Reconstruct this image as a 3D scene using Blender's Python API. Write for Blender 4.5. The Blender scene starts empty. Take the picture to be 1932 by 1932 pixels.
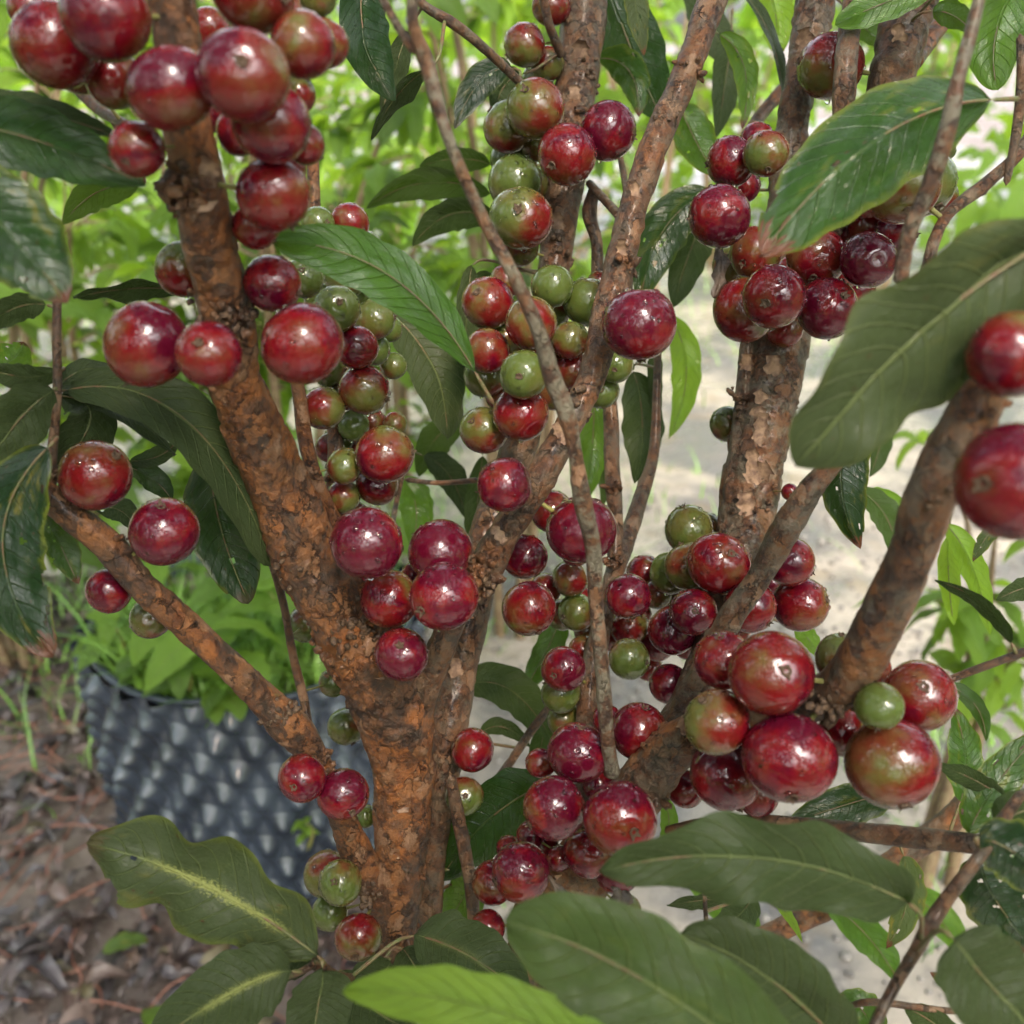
import bpy, math, random
import numpy as np
from mathutils import Vector, Matrix, Quaternion
from math import radians as R_, sin, cos, pi

S = bpy.context.scene
COL = S.collection
random.seed(7)
RNG = np.random.default_rng(7)

# ------------------------------------------------------------------ camera, sky, sun, exposure
PITCH = R_(25); FPX = 1937.0; CAM = Vector((0, 0, 1.15))
FWD = Vector((0, cos(PITCH), -sin(PITCH))); UPV = Vector((0, sin(PITCH), cos(PITCH))); RIGHT = Vector((1, 0, 0))
cam = bpy.data.cameras.new('camera'); camo = bpy.data.objects.new('camera', cam); COL.objects.link(camo)
camo.location = CAM; camo.rotation_euler = (pi / 2 - PITCH, 0, 0)
cam.sensor_width = 36; cam.lens = 36 * FPX / 1932; cam.clip_start = .01; cam.clip_end = 400
cam.dof.use_dof = True; cam.dof.focus_distance = .42; cam.dof.aperture_fstop = 11.0
S.camera = camo

SUN_EL, SUN_AZ = R_(50), R_(166)          # azimuth clockwise from +Y: behind the camera and a little to its right, veiled by cloud
w = bpy.data.worlds.new('World'); S.world = w; w.use_nodes = True
nt = w.node_tree; nt.nodes.clear()
sky = nt.nodes.new('ShaderNodeTexSky'); sky.sky_type = 'NISHITA'; sky.sun_disc = False
sky.sun_elevation = SUN_EL; sky.sun_rotation = SUN_AZ; sky.air_density = 1.0; sky.dust_density = 5.0; sky.ozone_density = 1.0
hs = nt.nodes.new('ShaderNodeHueSaturation'); hs.inputs['Saturation'].default_value = .3
bg = nt.nodes.new('ShaderNodeBackground'); bg.inputs['Strength'].default_value = .15
wo = nt.nodes.new('ShaderNodeOutputWorld')
nt.links.new(sky.outputs[0], hs.inputs['Color']); nt.links.new(hs.outputs[0], bg.inputs[0]); nt.links.new(bg.outputs[0], wo.inputs[0])
sl = bpy.data.lights.new('sun', 'SUN'); sl.energy = .5; sl.angle = R_(10); sl.color = (1, .70, .44)
so = bpy.data.objects.new('sun', sl); COL.objects.link(so)
sd = Vector((sin(SUN_AZ) * cos(SUN_EL), cos(SUN_AZ) * cos(SUN_EL), sin(SUN_EL)))
so.rotation_euler = sd.to_track_quat('Z', 'Y').to_euler()
S.view_settings.view_transform = 'Standard'; S.view_settings.look = 'None'
S.view_settings.gamma = 1; S.view_settings.exposure = 2.6; S.view_settings.use_curve_mapping = False
S.render.engine = 'CYCLES'
S.cycles.use_denoising = True; S.cycles.max_bounces = 8; S.cycles.diffuse_bounces = 4
S.cycles.glossy_bounces = 4; S.cycles.transmission_bounces = 6; S.cycles.transparent_max_bounces = 6
S.cycles.sample_clamp_indirect = 8


def at(px, py, z):
    """world point that the photograph shows at pixel (px, py) of a 1932 px square, z metres along the view axis"""
    return CAM + FWD * z + UPV * (-(py - 966) / FPX * z) + RIGHT * ((px - 966) / FPX * z)


# ------------------------------------------------------------------ noise and mesh helpers
_P = RNG.random((64, 64, 64)).astype(np.float64)


def vnoise(p):
    p = np.asarray(p, float); i = np.floor(p).astype(int); f = p - i; f = f * f * (3 - 2 * f)
    i0 = i & 63; i1 = (i + 1) & 63
    x0, y0, z0 = i0[..., 0], i0[..., 1], i0[..., 2]; x1, y1, z1 = i1[..., 0], i1[..., 1], i1[..., 2]
    fx, fy, fz = f[..., 0], f[..., 1], f[..., 2]
    c00 = _P[x0, y0, z0] * (1 - fx) + _P[x1, y0, z0] * fx; c10 = _P[x0, y1, z0] * (1 - fx) + _P[x1, y1, z0] * fx
    c01 = _P[x0, y0, z1] * (1 - fx) + _P[x1, y0, z1] * fx; c11 = _P[x0, y1, z1] * (1 - fx) + _P[x1, y1, z1] * fx
    return ((c00 * (1 - fy) + c10 * fy) * (1 - fz) + (c01 * (1 - fy) + c11 * fy) * fz) * 2 - 1


def mesh_np(name, V, F, UV=None, mat=None, smooth=True):
    """V (n,3), F (m,4) quads or (m,3) tris, UV per vertex"""
    me = bpy.data.meshes.new(name)
    V = np.asarray(V, np.float32); F = np.asarray(F, np.int32); k = F.shape[1]
    me.vertices.add(len(V)); me.vertices.foreach_set('co', V.ravel())
    me.loops.add(F.size); me.loops.foreach_set('vertex_index', F.ravel())
    me.polygons.add(len(F)); me.polygons.foreach_set('loop_start', np.arange(0, F.size, k, dtype=np.int32))
    me.polygons.foreach_set('loop_total', np.full(len(F), k, np.int32))
    if smooth: me.polygons.foreach_set('use_smooth', np.ones(len(F), bool))
    if UV is not None:
        l = me.uv_layers.new(name='UVMap'); l.data.foreach_set('uv', np.asarray(UV, np.float32)[F.ravel()].ravel())
    if mat: me.materials.append(mat)
    me.update(); me.validate()
    return me


def grid_faces(nu, nv, wrap=False):
    u = np.arange(nu - 1); v = np.arange(nv if wrap else nv - 1)
    U, Vv = np.meshgrid(u, v, indexing='ij'); V2 = (Vv + 1) % nv
    return np.stack([U * nv + Vv, (U + 1) * nv + Vv, (U + 1) * nv + V2, U * nv + V2], -1).reshape(-1, 4)


class MB:
    """collects several pieces into one mesh (all quads)"""
    def __init__(s): s.V = []; s.F = []; s.U = []; s.n = 0
    def add(s, V, F, U=None):
        V = np.asarray(V, float); s.V.append(V); s.F.append(np.asarray(F) + s.n)
        s.U.append(np.zeros((len(V), 2)) if U is None else U); s.n += len(V)
    def mesh(s, name, mat): return mesh_np(name, np.vstack(s.V), np.vstack(s.F), np.vstack(s.U), mat)


def link(name, data, parent=None, loc=None, **props):
    o = bpy.data.objects.new(name, data); COL.objects.link(o)
    if parent is not None: o.parent = parent
    if loc is not None: o.location = loc
    for k, v in props.items(): o[k] = v
    return o


def catmull(P, step):
    P = np.asarray(P, float); out = []
    Q = np.vstack([2 * P[0] - P[1], P, 2 * P[-1] - P[-2]])
    for i in range(1, len(Q) - 2):
        a, b, c, d = Q[i - 1:i + 3]; n = max(2, int(np.linalg.norm((c - b)[:3]) / step))
        t = (np.arange(n) / n)[:, None]
        out.append(.5 * (2 * b + (c - a) * t + (2 * a - 5 * b + 4 * c - d) * t ** 2 + (3 * b - a - 3 * c + d) * t ** 3))
    out.append(Q[-2][None]); return np.vstack(out)


def frames(C):
    T = np.gradient(C, axis=0); T /= np.linalg.norm(T, axis=1)[:, None] + 1e-12
    A = np.zeros_like(C); n = np.cross(T[0], [0.3, 0.2, 1.0]); n /= np.linalg.norm(n)
    for i in range(len(C)):
        n = n - T[i] * np.dot(n, T[i]); n /= np.linalg.norm(n) + 1e-12; A[i] = n
    return T, A, np.cross(T, A)


def tube(pts, seg=16, step=.002, rough=0.0, freq=260., org=(0, 0, 0), knots=(), plates=0.0, cap=True):
    """pts: list of (Vector, radius). Returns V, F, UV with bark relief in the mesh itself."""
    arr = np.array([[*p, r] for p, r in pts]); C = catmull(arr, step); c = C[:, :3]; r = np.maximum(C[:, 3], 2e-4)
    T, A, B = frames(c); th = np.arange(seg) / seg * 2 * pi
    D = A[:, None] * np.cos(th)[None, :, None] + B[:, None] * np.sin(th)[None, :, None]
    base = c[:, None] + D * r[:, None, None]
    k = np.ones(base.shape[:2])
    if rough > 0:
        k += rough * (.9 * vnoise(base * 55 + 3.1) + .5 * vnoise(base * freq * .5 + 9) + .28 * vnoise(base * freq * 1.7 + 21))
        if plates > 0:
            n = vnoise(base * [140, 140, 75] + 40) + .45 * vnoise(base * 420 + 13)
            k += plates * (1 / (1 + np.exp(-n * 26)) - .5)
            n = vnoise(base * [90, 90, 60] + 80) + .5 * vnoise(base * 360 + 3)
            k += plates * .8 * (1 / (1 + np.exp(-n * 30)) - .5)
    L = np.concatenate([[0], np.cumsum(np.linalg.norm(np.diff(c, axis=0), axis=1))])
    for kp, kr, ka in knots:
        d = np.linalg.norm(base - np.array(kp), axis=-1); k += ka * np.exp(-(d / kr) ** 2)
    k *= 1.0
    if cap: k[0] *= .02; k[-1] *= .02
    V = (c[:, None] + D * (r[:, None] * k)[..., None]).reshape(-1, 3) - np.array(org)
    UV = np.stack([np.repeat(L, seg), np.tile(th / (2 * pi), len(c))], -1)
    return V, grid_faces(len(c), seg, True), UV


# ------------------------------------------------------------------ material helpers
def new_mat(name):
    m = bpy.data.materials.new(name); m.use_nodes = True; t = m.node_tree; t.nodes.clear()
    out = t.nodes.new('ShaderNodeOutputMaterial'); return m, t, out


class N:
    """tiny node-building helper"""
    def __init__(s, t): s.t = t
    def __call__(s, kind, inp=None, **attr):
        n = s.t.nodes.new('ShaderNode' + kind)
        for k, v in attr.items(): setattr(n, k, v)
        for k, v in (inp or {}).items():
            sock = n.inputs[k]
            if isinstance(v, bpy.types.NodeSocket): s.t.links.new(v, sock)
            else: sock.default_value = v
        return n
    def math(s, op, a, b=0.0, clamp=False):
        return s('Math', {0: a, 1: b}, operation=op, use_clamp=clamp).outputs[0]
    def mix(s, f, a, b, blend='MIX'):
        n = s('Mix', {}, data_type='RGBA', blend_type=blend)
        for k, v in ((0, f), (6, a), (7, b)):
            if isinstance(v, bpy.types.NodeSocket): s.t.links.new(v, n.inputs[k])
            else: n.inputs[k].default_value = v if k == 0 else (*v, 1)
        return n.outputs[2]
    def noise(s, vec, scale, detail=4, rough=.55, dist=0.0):
        return s('TexNoise', {'Vector': vec, 'Scale': scale, 'Detail': detail, 'Roughness': rough, 'Distortion': dist}).outputs[0]
    def ramp(s, f, a, b, lo=0.0, hi=1.0, smooth=True):
        n = s('MapRange', {'Value': f, 'From Min': a, 'From Max': b, 'To Min': lo, 'To Max': hi}, interpolation_type='SMOOTHSTEP' if smooth else 'LINEAR')
        return n.outputs[0]
    def attr(s, name): return s('Attribute', attribute_type='OBJECT', attribute_name=name).outputs['Fac']


def mat_bark():
    m, t, out = new_mat('bark'); n = N(t)
    oc = n('TexCoord').outputs['Object']; warm = n.attr('warm'); lich = n.attr('lichen')
    big = n.noise(oc, 42, 3, .5, .4); mid = n.noise(oc, 210, 6, .68, .8); fine = n.noise(oc, 900, 5, .7)
    wob = n('TexNoise', {'Vector': oc, 'Scale': 150, 'Detail': 4, 'Roughness': .65}).outputs[1]
    wv = n('VectorMath', {0: wob, 1: (.011, .011, .011)}, operation='MULTIPLY').outputs[0]
    dv = n('Mapping', {'Vector': n('VectorMath', {0: oc, 1: wv}, operation='ADD').outputs[0], 'Scale': (1, 1, .6)}).outputs[0]
    cell = n('TexVoronoi', {'Vector': dv, 'Scale': 170}, feature='F1').outputs['Color']; cb = n('SeparateColor', {0: cell}).outputs[0]
    edge_d = n('TexVoronoi', {'Vector': dv, 'Scale': 170}, feature='DISTANCE_TO_EDGE').outputs[0]
    crack = n.math('MULTIPLY', n.ramp(edge_d, .0, .055, 1, 0), n.ramp(n.noise(oc, 75, 3), .44, .56))
    col = n.mix(n.ramp(mid, .36, .66), (.024, .013, .008), (.11, .048, .020))
    orange = n.mix(n.ramp(mid, .34, .62), (.085, .026, .007), (.255, .088, .018))
    fo = n.math('MULTIPLY', warm, n.ramp(n.math('ADD', big, n.math('MULTIPLY', n.math('SUBTRACT', cb, .5), .22)), .36, .56), True)
    col = n.mix(fo, col, orange)
    col = n.mix(n.math('MULTIPLY', n.ramp(cb, .55, .95), .45), col, n.mix(fine, (.09, .042, .018), (.30, .15, .06)))
    tan = n.mix(fine, (.15, .08, .04), (.27, .155, .09))
    pk = n.math('MULTIPLY', n.ramp(cb, .86, .88), n.ramp(edge_d, .03, .05)); pk = n.math('MULTIPLY', pk, n.ramp(n.noise(oc, 60, 2), .42, .55))
    col = n.mix(n.math('MULTIPLY', pk, .8), col, tan)
    col = n.mix(n.math('MULTIPLY', crack, .85), col, (.012, .007, .005))
    dk = n.ramp(n.noise(oc, 95, 6, .75, 1.0), .58, .63); col = n.mix(n.math('MULTIPLY', dk, .5), col, (.014, .009, .007))
    lf = n.math('MULTIPLY', lich, n.ramp(n.noise(oc, 120, 6, .75), .46, .56)); col = n.mix(lf, col, n.mix(fine, (.10, .09, .06), (.18, .165, .12)))
    mossf = n.math('MULTIPLY', n.ramp(n.noise(oc, 33, 6, .8), .66, .72), .55); col = n.mix(mossf, col, (.13, .15, .04))
    pit = n('TexVoronoi', {'Vector': oc, 'Scale': 420}).outputs['Distance']
    pf = n.math('MULTIPLY', n.ramp(pit, .10, .2, 1, 0), n.ramp(big, .4, .6)); col = n.mix(n.math('MULTIPLY', pf, .6), col, (.015, .008, .005))
    h = n.math('ADD', n.math('ADD', n.math('MULTIPLY', mid, .7), n.math('MULTIPLY', fine, .5)), n.math('MULTIPLY', crack, -.5))
    h = n.math('ADD', n.math('ADD', h, n.math('MULTIPLY', dk, -.3)), n.math('MULTIPLY', n.math('ADD', cb, pk), .35))
    bp = n('Bump', {'Height': h, 'Strength': 1.0, 'Distance': .0022})
    b = n('BsdfPrincipled', {'Base Color': col, 'Roughness': n.ramp(mid, .3, .7, .28, .62), 'Specular IOR Level': .4, 'Normal': bp.outputs[0],
                             'Coat Weight': .15, 'Coat Roughness': .2})
    t.links.new(b.outputs[0], out.inputs[0]); return m


def mat_fruit():
    m, t, out = new_mat('fruit_skin'); n = N(t)
    oc = n('TexCoord').outputs['Object']; ripe = n.attr('ripe'); sd_ = n.attr('seed')
    off = n('CombineXYZ', {0: sd_, 1: n.math('MULTIPLY', sd_, .37), 2: 0.0}).outputs[0]
    v = n('VectorMath', {0: oc, 1: off}, operation='ADD').outputs[0]
    sep = n('SeparateXYZ', {0: oc})
    patch = n.math('ADD', n.math('MULTIPLY', n.noise(v, 1.0, 2, .45, .2), 1.25), -.125)
    grad = n.math('ADD', n.math('MULTIPLY', sep.outputs[0], n.ramp(ripe, .3, .9, .30, .10)), n.math('MULTIPLY', sep.outputs[2], -.10))
    f = n.math('ADD', n.math('ADD', patch, n.math('MULTIPLY', n.math('SUBTRACT', ripe, .49), 1.1)), grad)
    sv = n('VectorMath', {0: v, 1: (5.0, 5.0, .9)}, operation='MULTIPLY').outputs[0]
    streak = n.noise(sv, 2.2, 5, .65)
    f = n.math('ADD', f, n.math('MULTIPLY', n.math('SUBTRACT', streak, .5), .22))
    g = n('ValToRGB', {'Fac': f}); cr = g.color_ramp; cr.elements[0].position = .12; cr.elements[0].color = (.06, .085, .018, 1)
    cr.elements[1].position = 1.12; cr.elements[1].color = (.058, .002, .010, 1)
    for p, c in ((.42, (.08, .075, .018, 1)), (.55, (.10, .042, .014, 1)), (.68, (.095, .013, .007, 1)), (.86, (.115, .003, .0065, 1))):
        e = cr.elements.new(p); e.color = c
    col = g.outputs[0]
    deep = n.math('MULTIPLY', n.ramp(ripe, .85, 1.0), n.ramp(n.noise(v, 2.0, 3), .35, .7)); col = n.mix(n.math('MULTIPLY', deep, .6), col, (.075, .003, .014))
    sp = n('TexVoronoi', {'Vector': v, 'Scale': 9.0}, feature='F1'); spk = n.math('MULTIPLY', n.ramp(sp.outputs['Distance'], .05, .13, 1, 0), .35)
    col = n.mix(n.math('MULTIPLY', spk, n.ramp(n.noise(v, 3.1, 2), .5, .62)), col, (.28, .12, .035))
    bl = n.ramp(n.noise(v, 4.5, 6, .7), .56, .72); col = n.mix(n.math('MULTIPLY', bl, .10), col, (.24, .10, .07))
    scar = n.math('MULTIPLY', n.ramp(n.noise(sv, 5.0, 3, .6), .70, .74), n.ramp(n.noise(v, 2.3, 2), .55, .62)); col = n.mix(n.math('MULTIPLY', scar, .6), col, (.28, .17, .08))
    h = n.math('ADD', n.math('MULTIPLY', n.noise(v, 3.2, 3), .6), n.math('MULTIPLY', n.noise(v, 15, 3), .16))
    bp = n('Bump', {'Height': h, 'Strength': .35, 'Distance': .0012})
    b = n('BsdfPrincipled', {'Base Color': col, 'Roughness': n.ramp(n.noise(v, 5, 4), .3, .7, .20, .36), 'Specular IOR Level': .10, 'Normal': bp.outputs[0],
                             'Coat Weight': .8, 'Coat Roughness': .03, 'Subsurface Weight': .08, 'Subsurface Scale': .004, 'Subsurface Radius': (1.0, .35, .12)})
    t.links.new(b.outputs[0], out.inputs[0]); return m


def mat_leaf():
    """tone: 0 dark old leaf, 1 fresh yellow green; moss: yellow lichen along the midrib; olive: dull grey green underside; brown: dead margins"""
    m, t, out = new_mat('leaf_blade'); n = N(t)
    uv = n('TexCoord').outputs['UV']; oc = n('TexCoord').outputs['Object']; s = n('SeparateXYZ', {0: uv}); u = s.outputs[0]
    v = n.math('SUBTRACT', n.math('MULTIPLY', s.outputs[1], 2), 1); av = n.math('ABSOLUTE', v)
    tone = n.attr('tone'); moss = n.attr('moss'); sick = n.attr('sick'); sd_ = n.attr('seed')
    uvs = n('VectorMath', {0: n('CombineXYZ', {0: n.math('MULTIPLY', u, 2.4), 1: v, 2: sd_}).outputs[0], 1: (1, 1, 1)}, operation='MULTIPLY').outputs[0]
    n1 = n.noise(uvs, 2.2, 4, .6); n2 = n.noise(uvs, 9, 5, .6); n3 = n.noise(uvs, 30, 3)
    ph = n.math('ADD', n.math('SUBTRACT', n.math('MULTIPLY', u, 12.5), n.math('MULTIPLY', n.math('POWER', av, 1.3), 2.2)), n.math('MULTIPLY', n1, .25))
    fr = n.math('ABSOLUTE', n.math('SUBTRACT', n.math('FRACT', ph), .5))
    vein = n.math('MULTIPLY', n.ramp(fr, .0, .075, 1, 0), n.ramp(av, .9, .99, 1, 0))
    mid = n.ramp(av, .012, .045, 1, 0)
    net = n.ramp(n('TexVoronoi', {'Vector': uvs, 'Scale': 17}, feature='DISTANCE_TO_EDGE').outputs[0], 0, .05, 1, 0)
    g = n('ValToRGB', {'Fac': n.math('ADD', tone, n.math('MULTIPLY', n.math('SUBTRACT', n1, .5), .35))}); cr = g.color_ramp
    cr.elements[0].position = 0; cr.elements[0].color = (.004, .012, .007, 1); cr.elements[1].position = 1; cr.elements[1].color = (.20, .36, .035, 1)
    for p, c in ((.3, (.007, .024, .008, 1)), (.55, (.03, .085, .012, 1)), (.8, (.11, .23, .024, 1))):
        e = cr.elements.new(p); e.color = c
    top = g.outputs[0]
    top = n.mix(n.math('MULTIPLY', n.math('MAXIMUM', mid, n.math('MULTIPLY', vein, .45)), .5), top, n.mix(.5, top, (.09, .13, .04)))
    back = n.mix(n.math('ADD', .38, n.math('MULTIPLY', sick, .2)), top, (.075, .095, .035))
    back = n.mix(n.math('MULTIPLY', n.math('MAXIMUM', mid, n.math('MAXIMUM', n.math('MULTIPLY', vein, .6), n.math('MULTIPLY', net, .22))), .6), back, (.13, .16, .06))
    bf = n('NewGeometry').outputs['Backfacing']
    col = n.mix(bf, top, back)
    edge = n.math('MULTIPLY', n.ramp(n.math('ADD', av, n.math('MULTIPLY', n2, .35)), .98, 1.2), n.ramp(sick, .1, .5)); col = n.mix(n.math('MULTIPLY', edge, .75), col, (.11, .13, .012))
    tip = n.math('MULTIPLY', n.ramp(n.math('ADD', u, n.math('MULTIPLY', n.math('SUBTRACT', n2, .5), .28)), .925, .94), n.ramp(sick, .25, .4)); col = n.mix(tip, col, (.09, .035, .018))
    yl = n.math('MULTIPLY', n.ramp(n1, .57, .70), n.math('MULTIPLY', sick, .8)); col = n.mix(yl, col, (.16, .13, .02))
    dots = n('TexVoronoi', {'Vector': uvs, 'Scale': 4.2}); df = n.math('MULTIPLY', n.ramp(dots.outputs['Distance'], .07, .10, 1, 0), n.ramp(sick, .05, .3)); col = n.mix(df, col, (.05, .022, .012))
    md = n.math('ADD', av, n.math('MULTIPLY', n.math('SUBTRACT', n.noise(uvs, 30, 7, .8), .5), 1.1))
    mu = n.math('MULTIPLY', n.ramp(u, .06, .2), n.ramp(u, .62, .8, 1, 0))
    mf = n.math('MULTIPLY', n.math('MULTIPLY', n.ramp(md, .06, .10, 1, 0), mu), moss); col = n.mix(mf, col, (.19, .21, .065))
    dust = n.math('MULTIPLY', n.math('MULTIPLY', n.ramp(n3, .60, .68), n.ramp(n1, .5, .6)), n.math('MULTIPLY', moss, .5)); col = n.mix(dust, col, (.10, .12, .05))
    h = n.math('ADD', n.math('MULTIPLY', n.math('MAXIMUM', vein, mid), -.6), n.math('ADD', n.math('MULTIPLY', n2, .5), n.math('MULTIPLY', net, -.12)))
    bp = n('Bump', {'Height': h, 'Strength': .8, 'Distance': .0009})
    ro = n.math('ADD', n.ramp(n.noise(uvs, 3.5, 5, .7), .4, .62, .08, .34), n.math('MULTIPLY', n.math('ADD', bf, n.math('MULTIPLY', mf, 2)), .15))
    b = n('BsdfPrincipled', {'Base Color': col, 'Roughness': ro, 'Specular IOR Level': .12, 'Normal': bp.outputs[0], 'Coat Weight': n.math('MULTIPLY', n.math('SUBTRACT', 1, bf), n.ramp(n.noise(uvs, 1.6, 3), .42, .58, .15, 1.0)), 'Coat Roughness': .06, 'Coat Normal': bp.outputs[0]})
    tc = n.mix(n.math('MULTIPLY', vein, .3), n.mix(tone, (.05, .16, .008), (.42, .62, .04)), (.10, .22, .02))
    tr = n('BsdfTranslucent', {'Color': tc, 'Normal': bp.outputs[0]})
    fac = n.math('MULTIPLY', n.ramp(tone, 0, 1, .05, .5, False), n.math('SUBTRACT', 1, n.math('MAXIMUM', mf, tip)))
    mx = n('MixShader', {0: fac, 1: b.outputs[0], 2: tr.outputs[0]}); t.links.new(mx.outputs[0], out.inputs[0]); return m


def mat_simple(name, c1, c2, scale=60, rough=.6, bump=.4, dist=.001, coat=0.0, metallic=0.0):
    m, t, out = new_mat(name); n = N(t); oc = n('TexCoord').outputs['Object']
    a = n.noise(oc, scale, 5, .6, .3); col = n.mix(n.ramp(a, .35, .65), c1, c2)
    bp = n('Bump', {'Height': n.noise(oc, scale * 2.3, 4), 'Strength': bump, 'Distance': dist})
    b = n('BsdfPrincipled', {'Base Color': col, 'Roughness': rough, 'Normal': bp.outputs[0], 'Coat Weight': coat, 'Coat Roughness': .1, 'Metallic': metallic})
    t.links.new(b.outputs[0], out.inputs[0]); return m


def mat_water():
    m, t, out = new_mat('water_drop'); n = N(t)
    b = n('BsdfPrincipled', {'Base Color': (1, 1, 1, 1), 'Roughness': 0.0, 'IOR': 1.33, 'Transmission Weight': 1.0, 'Specular IOR Level': .5})
    t.links.new(b.outputs[0], out.inputs[0]); return m


def mat_litter():
    m, t, out = new_mat('litter_leaf'); n = N(t)
    r = n('ObjectInfo').outputs['Random']; g = n('NewGeometry'); rp = g.outputs['Random Per Island']
    v = n('ValToRGB', {'Fac': rp}); cr = v.color_ramp; cr.interpolation = 'CONSTANT'
    cr.elements[0].color = (.022, .017, .018, 1); cr.elements[1].position = .96; cr.elements[1].color = (.12, .10, .05, 1)
    for p, c in ((.25, (.040, .026, .026, 1)), (.45, (.062, .042, .038, 1)), (.60, (.055, .046, .052, 1)), (.72, (.10, .062, .05, 1)), (.88, (.15, .10, .08, 1))):
        e = cr.elements.new(p); e.color = c
    oc = n('TexCoord').outputs['Object']; col = n.mix(n.math('MULTIPLY', n.noise(oc, 150, 4), .5), v.outputs[0], (.02, .014, .01))
    b = n('BsdfPrincipled', {'Base Color': col, 'Roughness': n.ramp(n.noise(oc, 60, 3), .35, .65, .35, .7), 'Coat Weight': .08, 'Coat Roughness': .15})
    t.links.new(b.outputs[0], out.inputs[0]); return m


def mat_ground():
    m, t, out = new_mat('damp_soil'); n = N(t); oc = n('TexCoord').outputs['Object']
    a = n.noise(oc, 3.5, 5, .6); b_ = n.noise(oc, 38, 6, .65, .5); c = n.noise(oc, 190, 4)
    col = n.mix(n.ramp(a, .35, .65), (.17, .135, .11), (.10, .08, .07)); col = n.mix(n.ramp(b_, .45, .68), col, (.07, .045, .035)); col = n.mix(n.ramp(c, .56, .72), col, (.19, .14, .11))
    bp = n('Bump', {'Height': n.math('ADD', b_, n.math('MULTIPLY', c, .4)), 'Strength': .9, 'Distance': .008})
    b = n('BsdfPrincipled', {'Base Color': col, 'Roughness': n.ramp(a, .4, .6, .35, .75), 'Normal': bp.outputs[0]})
    t.links.new(b.outputs[0], out.inputs[0]); return m


def mat_path():
    m, t, out = new_mat('wet_path'); n = N(t); oc = n('TexCoord').outputs['Object']
    a = n.noise(oc, 2.6, 6, .6, .6); b_ = n.noise(oc, 22, 6, .65, .4); c = n.noise(oc, 130, 4, .6)
    col = n.mix(n.ramp(a, .40, .60), (.085, .082, .08), (.24, .212, .175)); col = n.mix(n.math('MULTIPLY', n.ramp(b_, .48, .66), .65), col, (.11, .097, .085))
    col = n.mix(n.math('MULTIPLY', n.ramp(c, .58, .7), .4), col, (.32, .29, .26))
    ys = n.ramp(n.noise(oc, 7, 3), .56, .68); col = n.mix(n.math('MULTIPLY', ys, .4), col, (.14, .10, .05))
    bp = n('Bump', {'Height': n.math('ADD', b_, n.math('MULTIPLY', c, .5)), 'Strength': .6, 'Distance': .006})
    wet = n.ramp(n.noise(oc, 4.0, 5, .6, .4), .40, .58)
    b = n('BsdfPrincipled', {'Base Color': col, 'Roughness': n.math('SUBTRACT', .6, n.math('MULTIPLY', wet, .42)), 'Specular IOR Level': .4, 'Normal': bp.outputs[0]})
    t.links.new(b.outputs[0], out.inputs[0]); return m


BARK = mat_bark(); FRUIT = mat_fruit(); LEAF = mat_leaf(); WATER = mat_water(); LITTER = mat_litter()
CALYX = mat_simple('calyx_remnant', (.025, .014, .008), (.10, .06, .03), 900, .7)
STALK = mat_simple('green_stalk', (.12, .16, .03), (.20, .15, .05), 300, .45)
PETI = mat_simple('leaf_stalk', (.09, .11, .035), (.12, .06, .03), 300, .5)
FLAKE = mat_simple('bark_flake', (.12, .07, .045), (.28, .18, .11), 260, .7)
TWIGM = mat_simple('shrub_stem', (.12, .07, .04), (.20, .15, .08), 120, .6)
DEAD = mat_simple('dead_leaf', (.025, .018, .014), (.09, .065, .045), 120, .55, .8, .002)
PLASTIC = mat_simple('black_plastic', (.018, .023, .034), (.042, .054, .076), 14, .22, .3, .002, .3)
SOIL = mat_ground(); PATH = mat_path()
GRASS = mat_simple('grass_blade', (.07, .17, .02), (.16, .30, .04), 9, .45)
STONE = mat_simple('pebble', (.07, .065, .06), (.17, .155, .14), 30, .4, .3, .002)
ROOT = mat_simple('reddish_rootlet', (.14, .05, .03), (.26, .11, .07), 50, .5)

# ------------------------------------------------------------------ the ground
def sheet(name, x0, x1, y0, y1, z, mat, nx, ny, amp, f, edge=0.0):
    X, Y = np.meshgrid(np.linspace(0, 1, nx), np.linspace(0, 1, ny), indexing='ij')
    px = x0 + (x1 - x0) * X; py = y0 + (y1 - y0) * Y
    if edge: px = px + edge * vnoise(np.stack([X * 0 + (X > .5) * 9, py * 1.6, X * 0], -1)) * np.abs(X - .5) * 2
    pz = z + amp * (vnoise(np.stack([px * f, py * f, px * 0], -1)) + .5 * vnoise(np.stack([px * f * 3, py * f * 3, px * 0 + 5], -1)))
    V = np.stack([px, py, pz], -1).reshape(-1, 3)
    return link(name, mesh_np(name, V, grid_faces(nx, ny), None, mat), None, None, kind='structure', label=None or name)


def ground():
    X = np.concatenate([[-120, -40, -12], np.linspace(-4, 4, 161), [12, 40, 120]]); Y = np.concatenate([[-60, -20, -6], np.linspace(-1, 7, 161), [12, 30, 70, 160]])
    G, H = np.meshgrid(X, Y, indexing='ij'); near = np.clip(1.6 - np.abs(G) / 4 - np.abs(H - 3) / 6, 0, 1)
    Z = .010 * near * (vnoise(np.stack([G * 9, H * 9, G * 0], -1)) + .6 * vnoise(np.stack([G * 31, H * 31, G * 0 + 4], -1))) - .012
    o = link('ground', mesh_np('ground', np.stack([G, H, Z], -1).reshape(-1, 3), grid_faces(len(X), len(Y)), None, SOIL), None, None, kind='structure', label='damp brown soil')
ground()
pth = sheet('path', -.13, 1.95, -1.5, 4.0, .012, PATH, 60, 160, .004, 8, .07)
yard = sheet('yard', -4, 5, 2.1, 16, .006, PATH, 120, 200, .003, 8, 0)
yard['label'] = 'open pale earth beyond the shrubs'
pth['label'] = 'pale wet beige path of packed grit'

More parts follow.
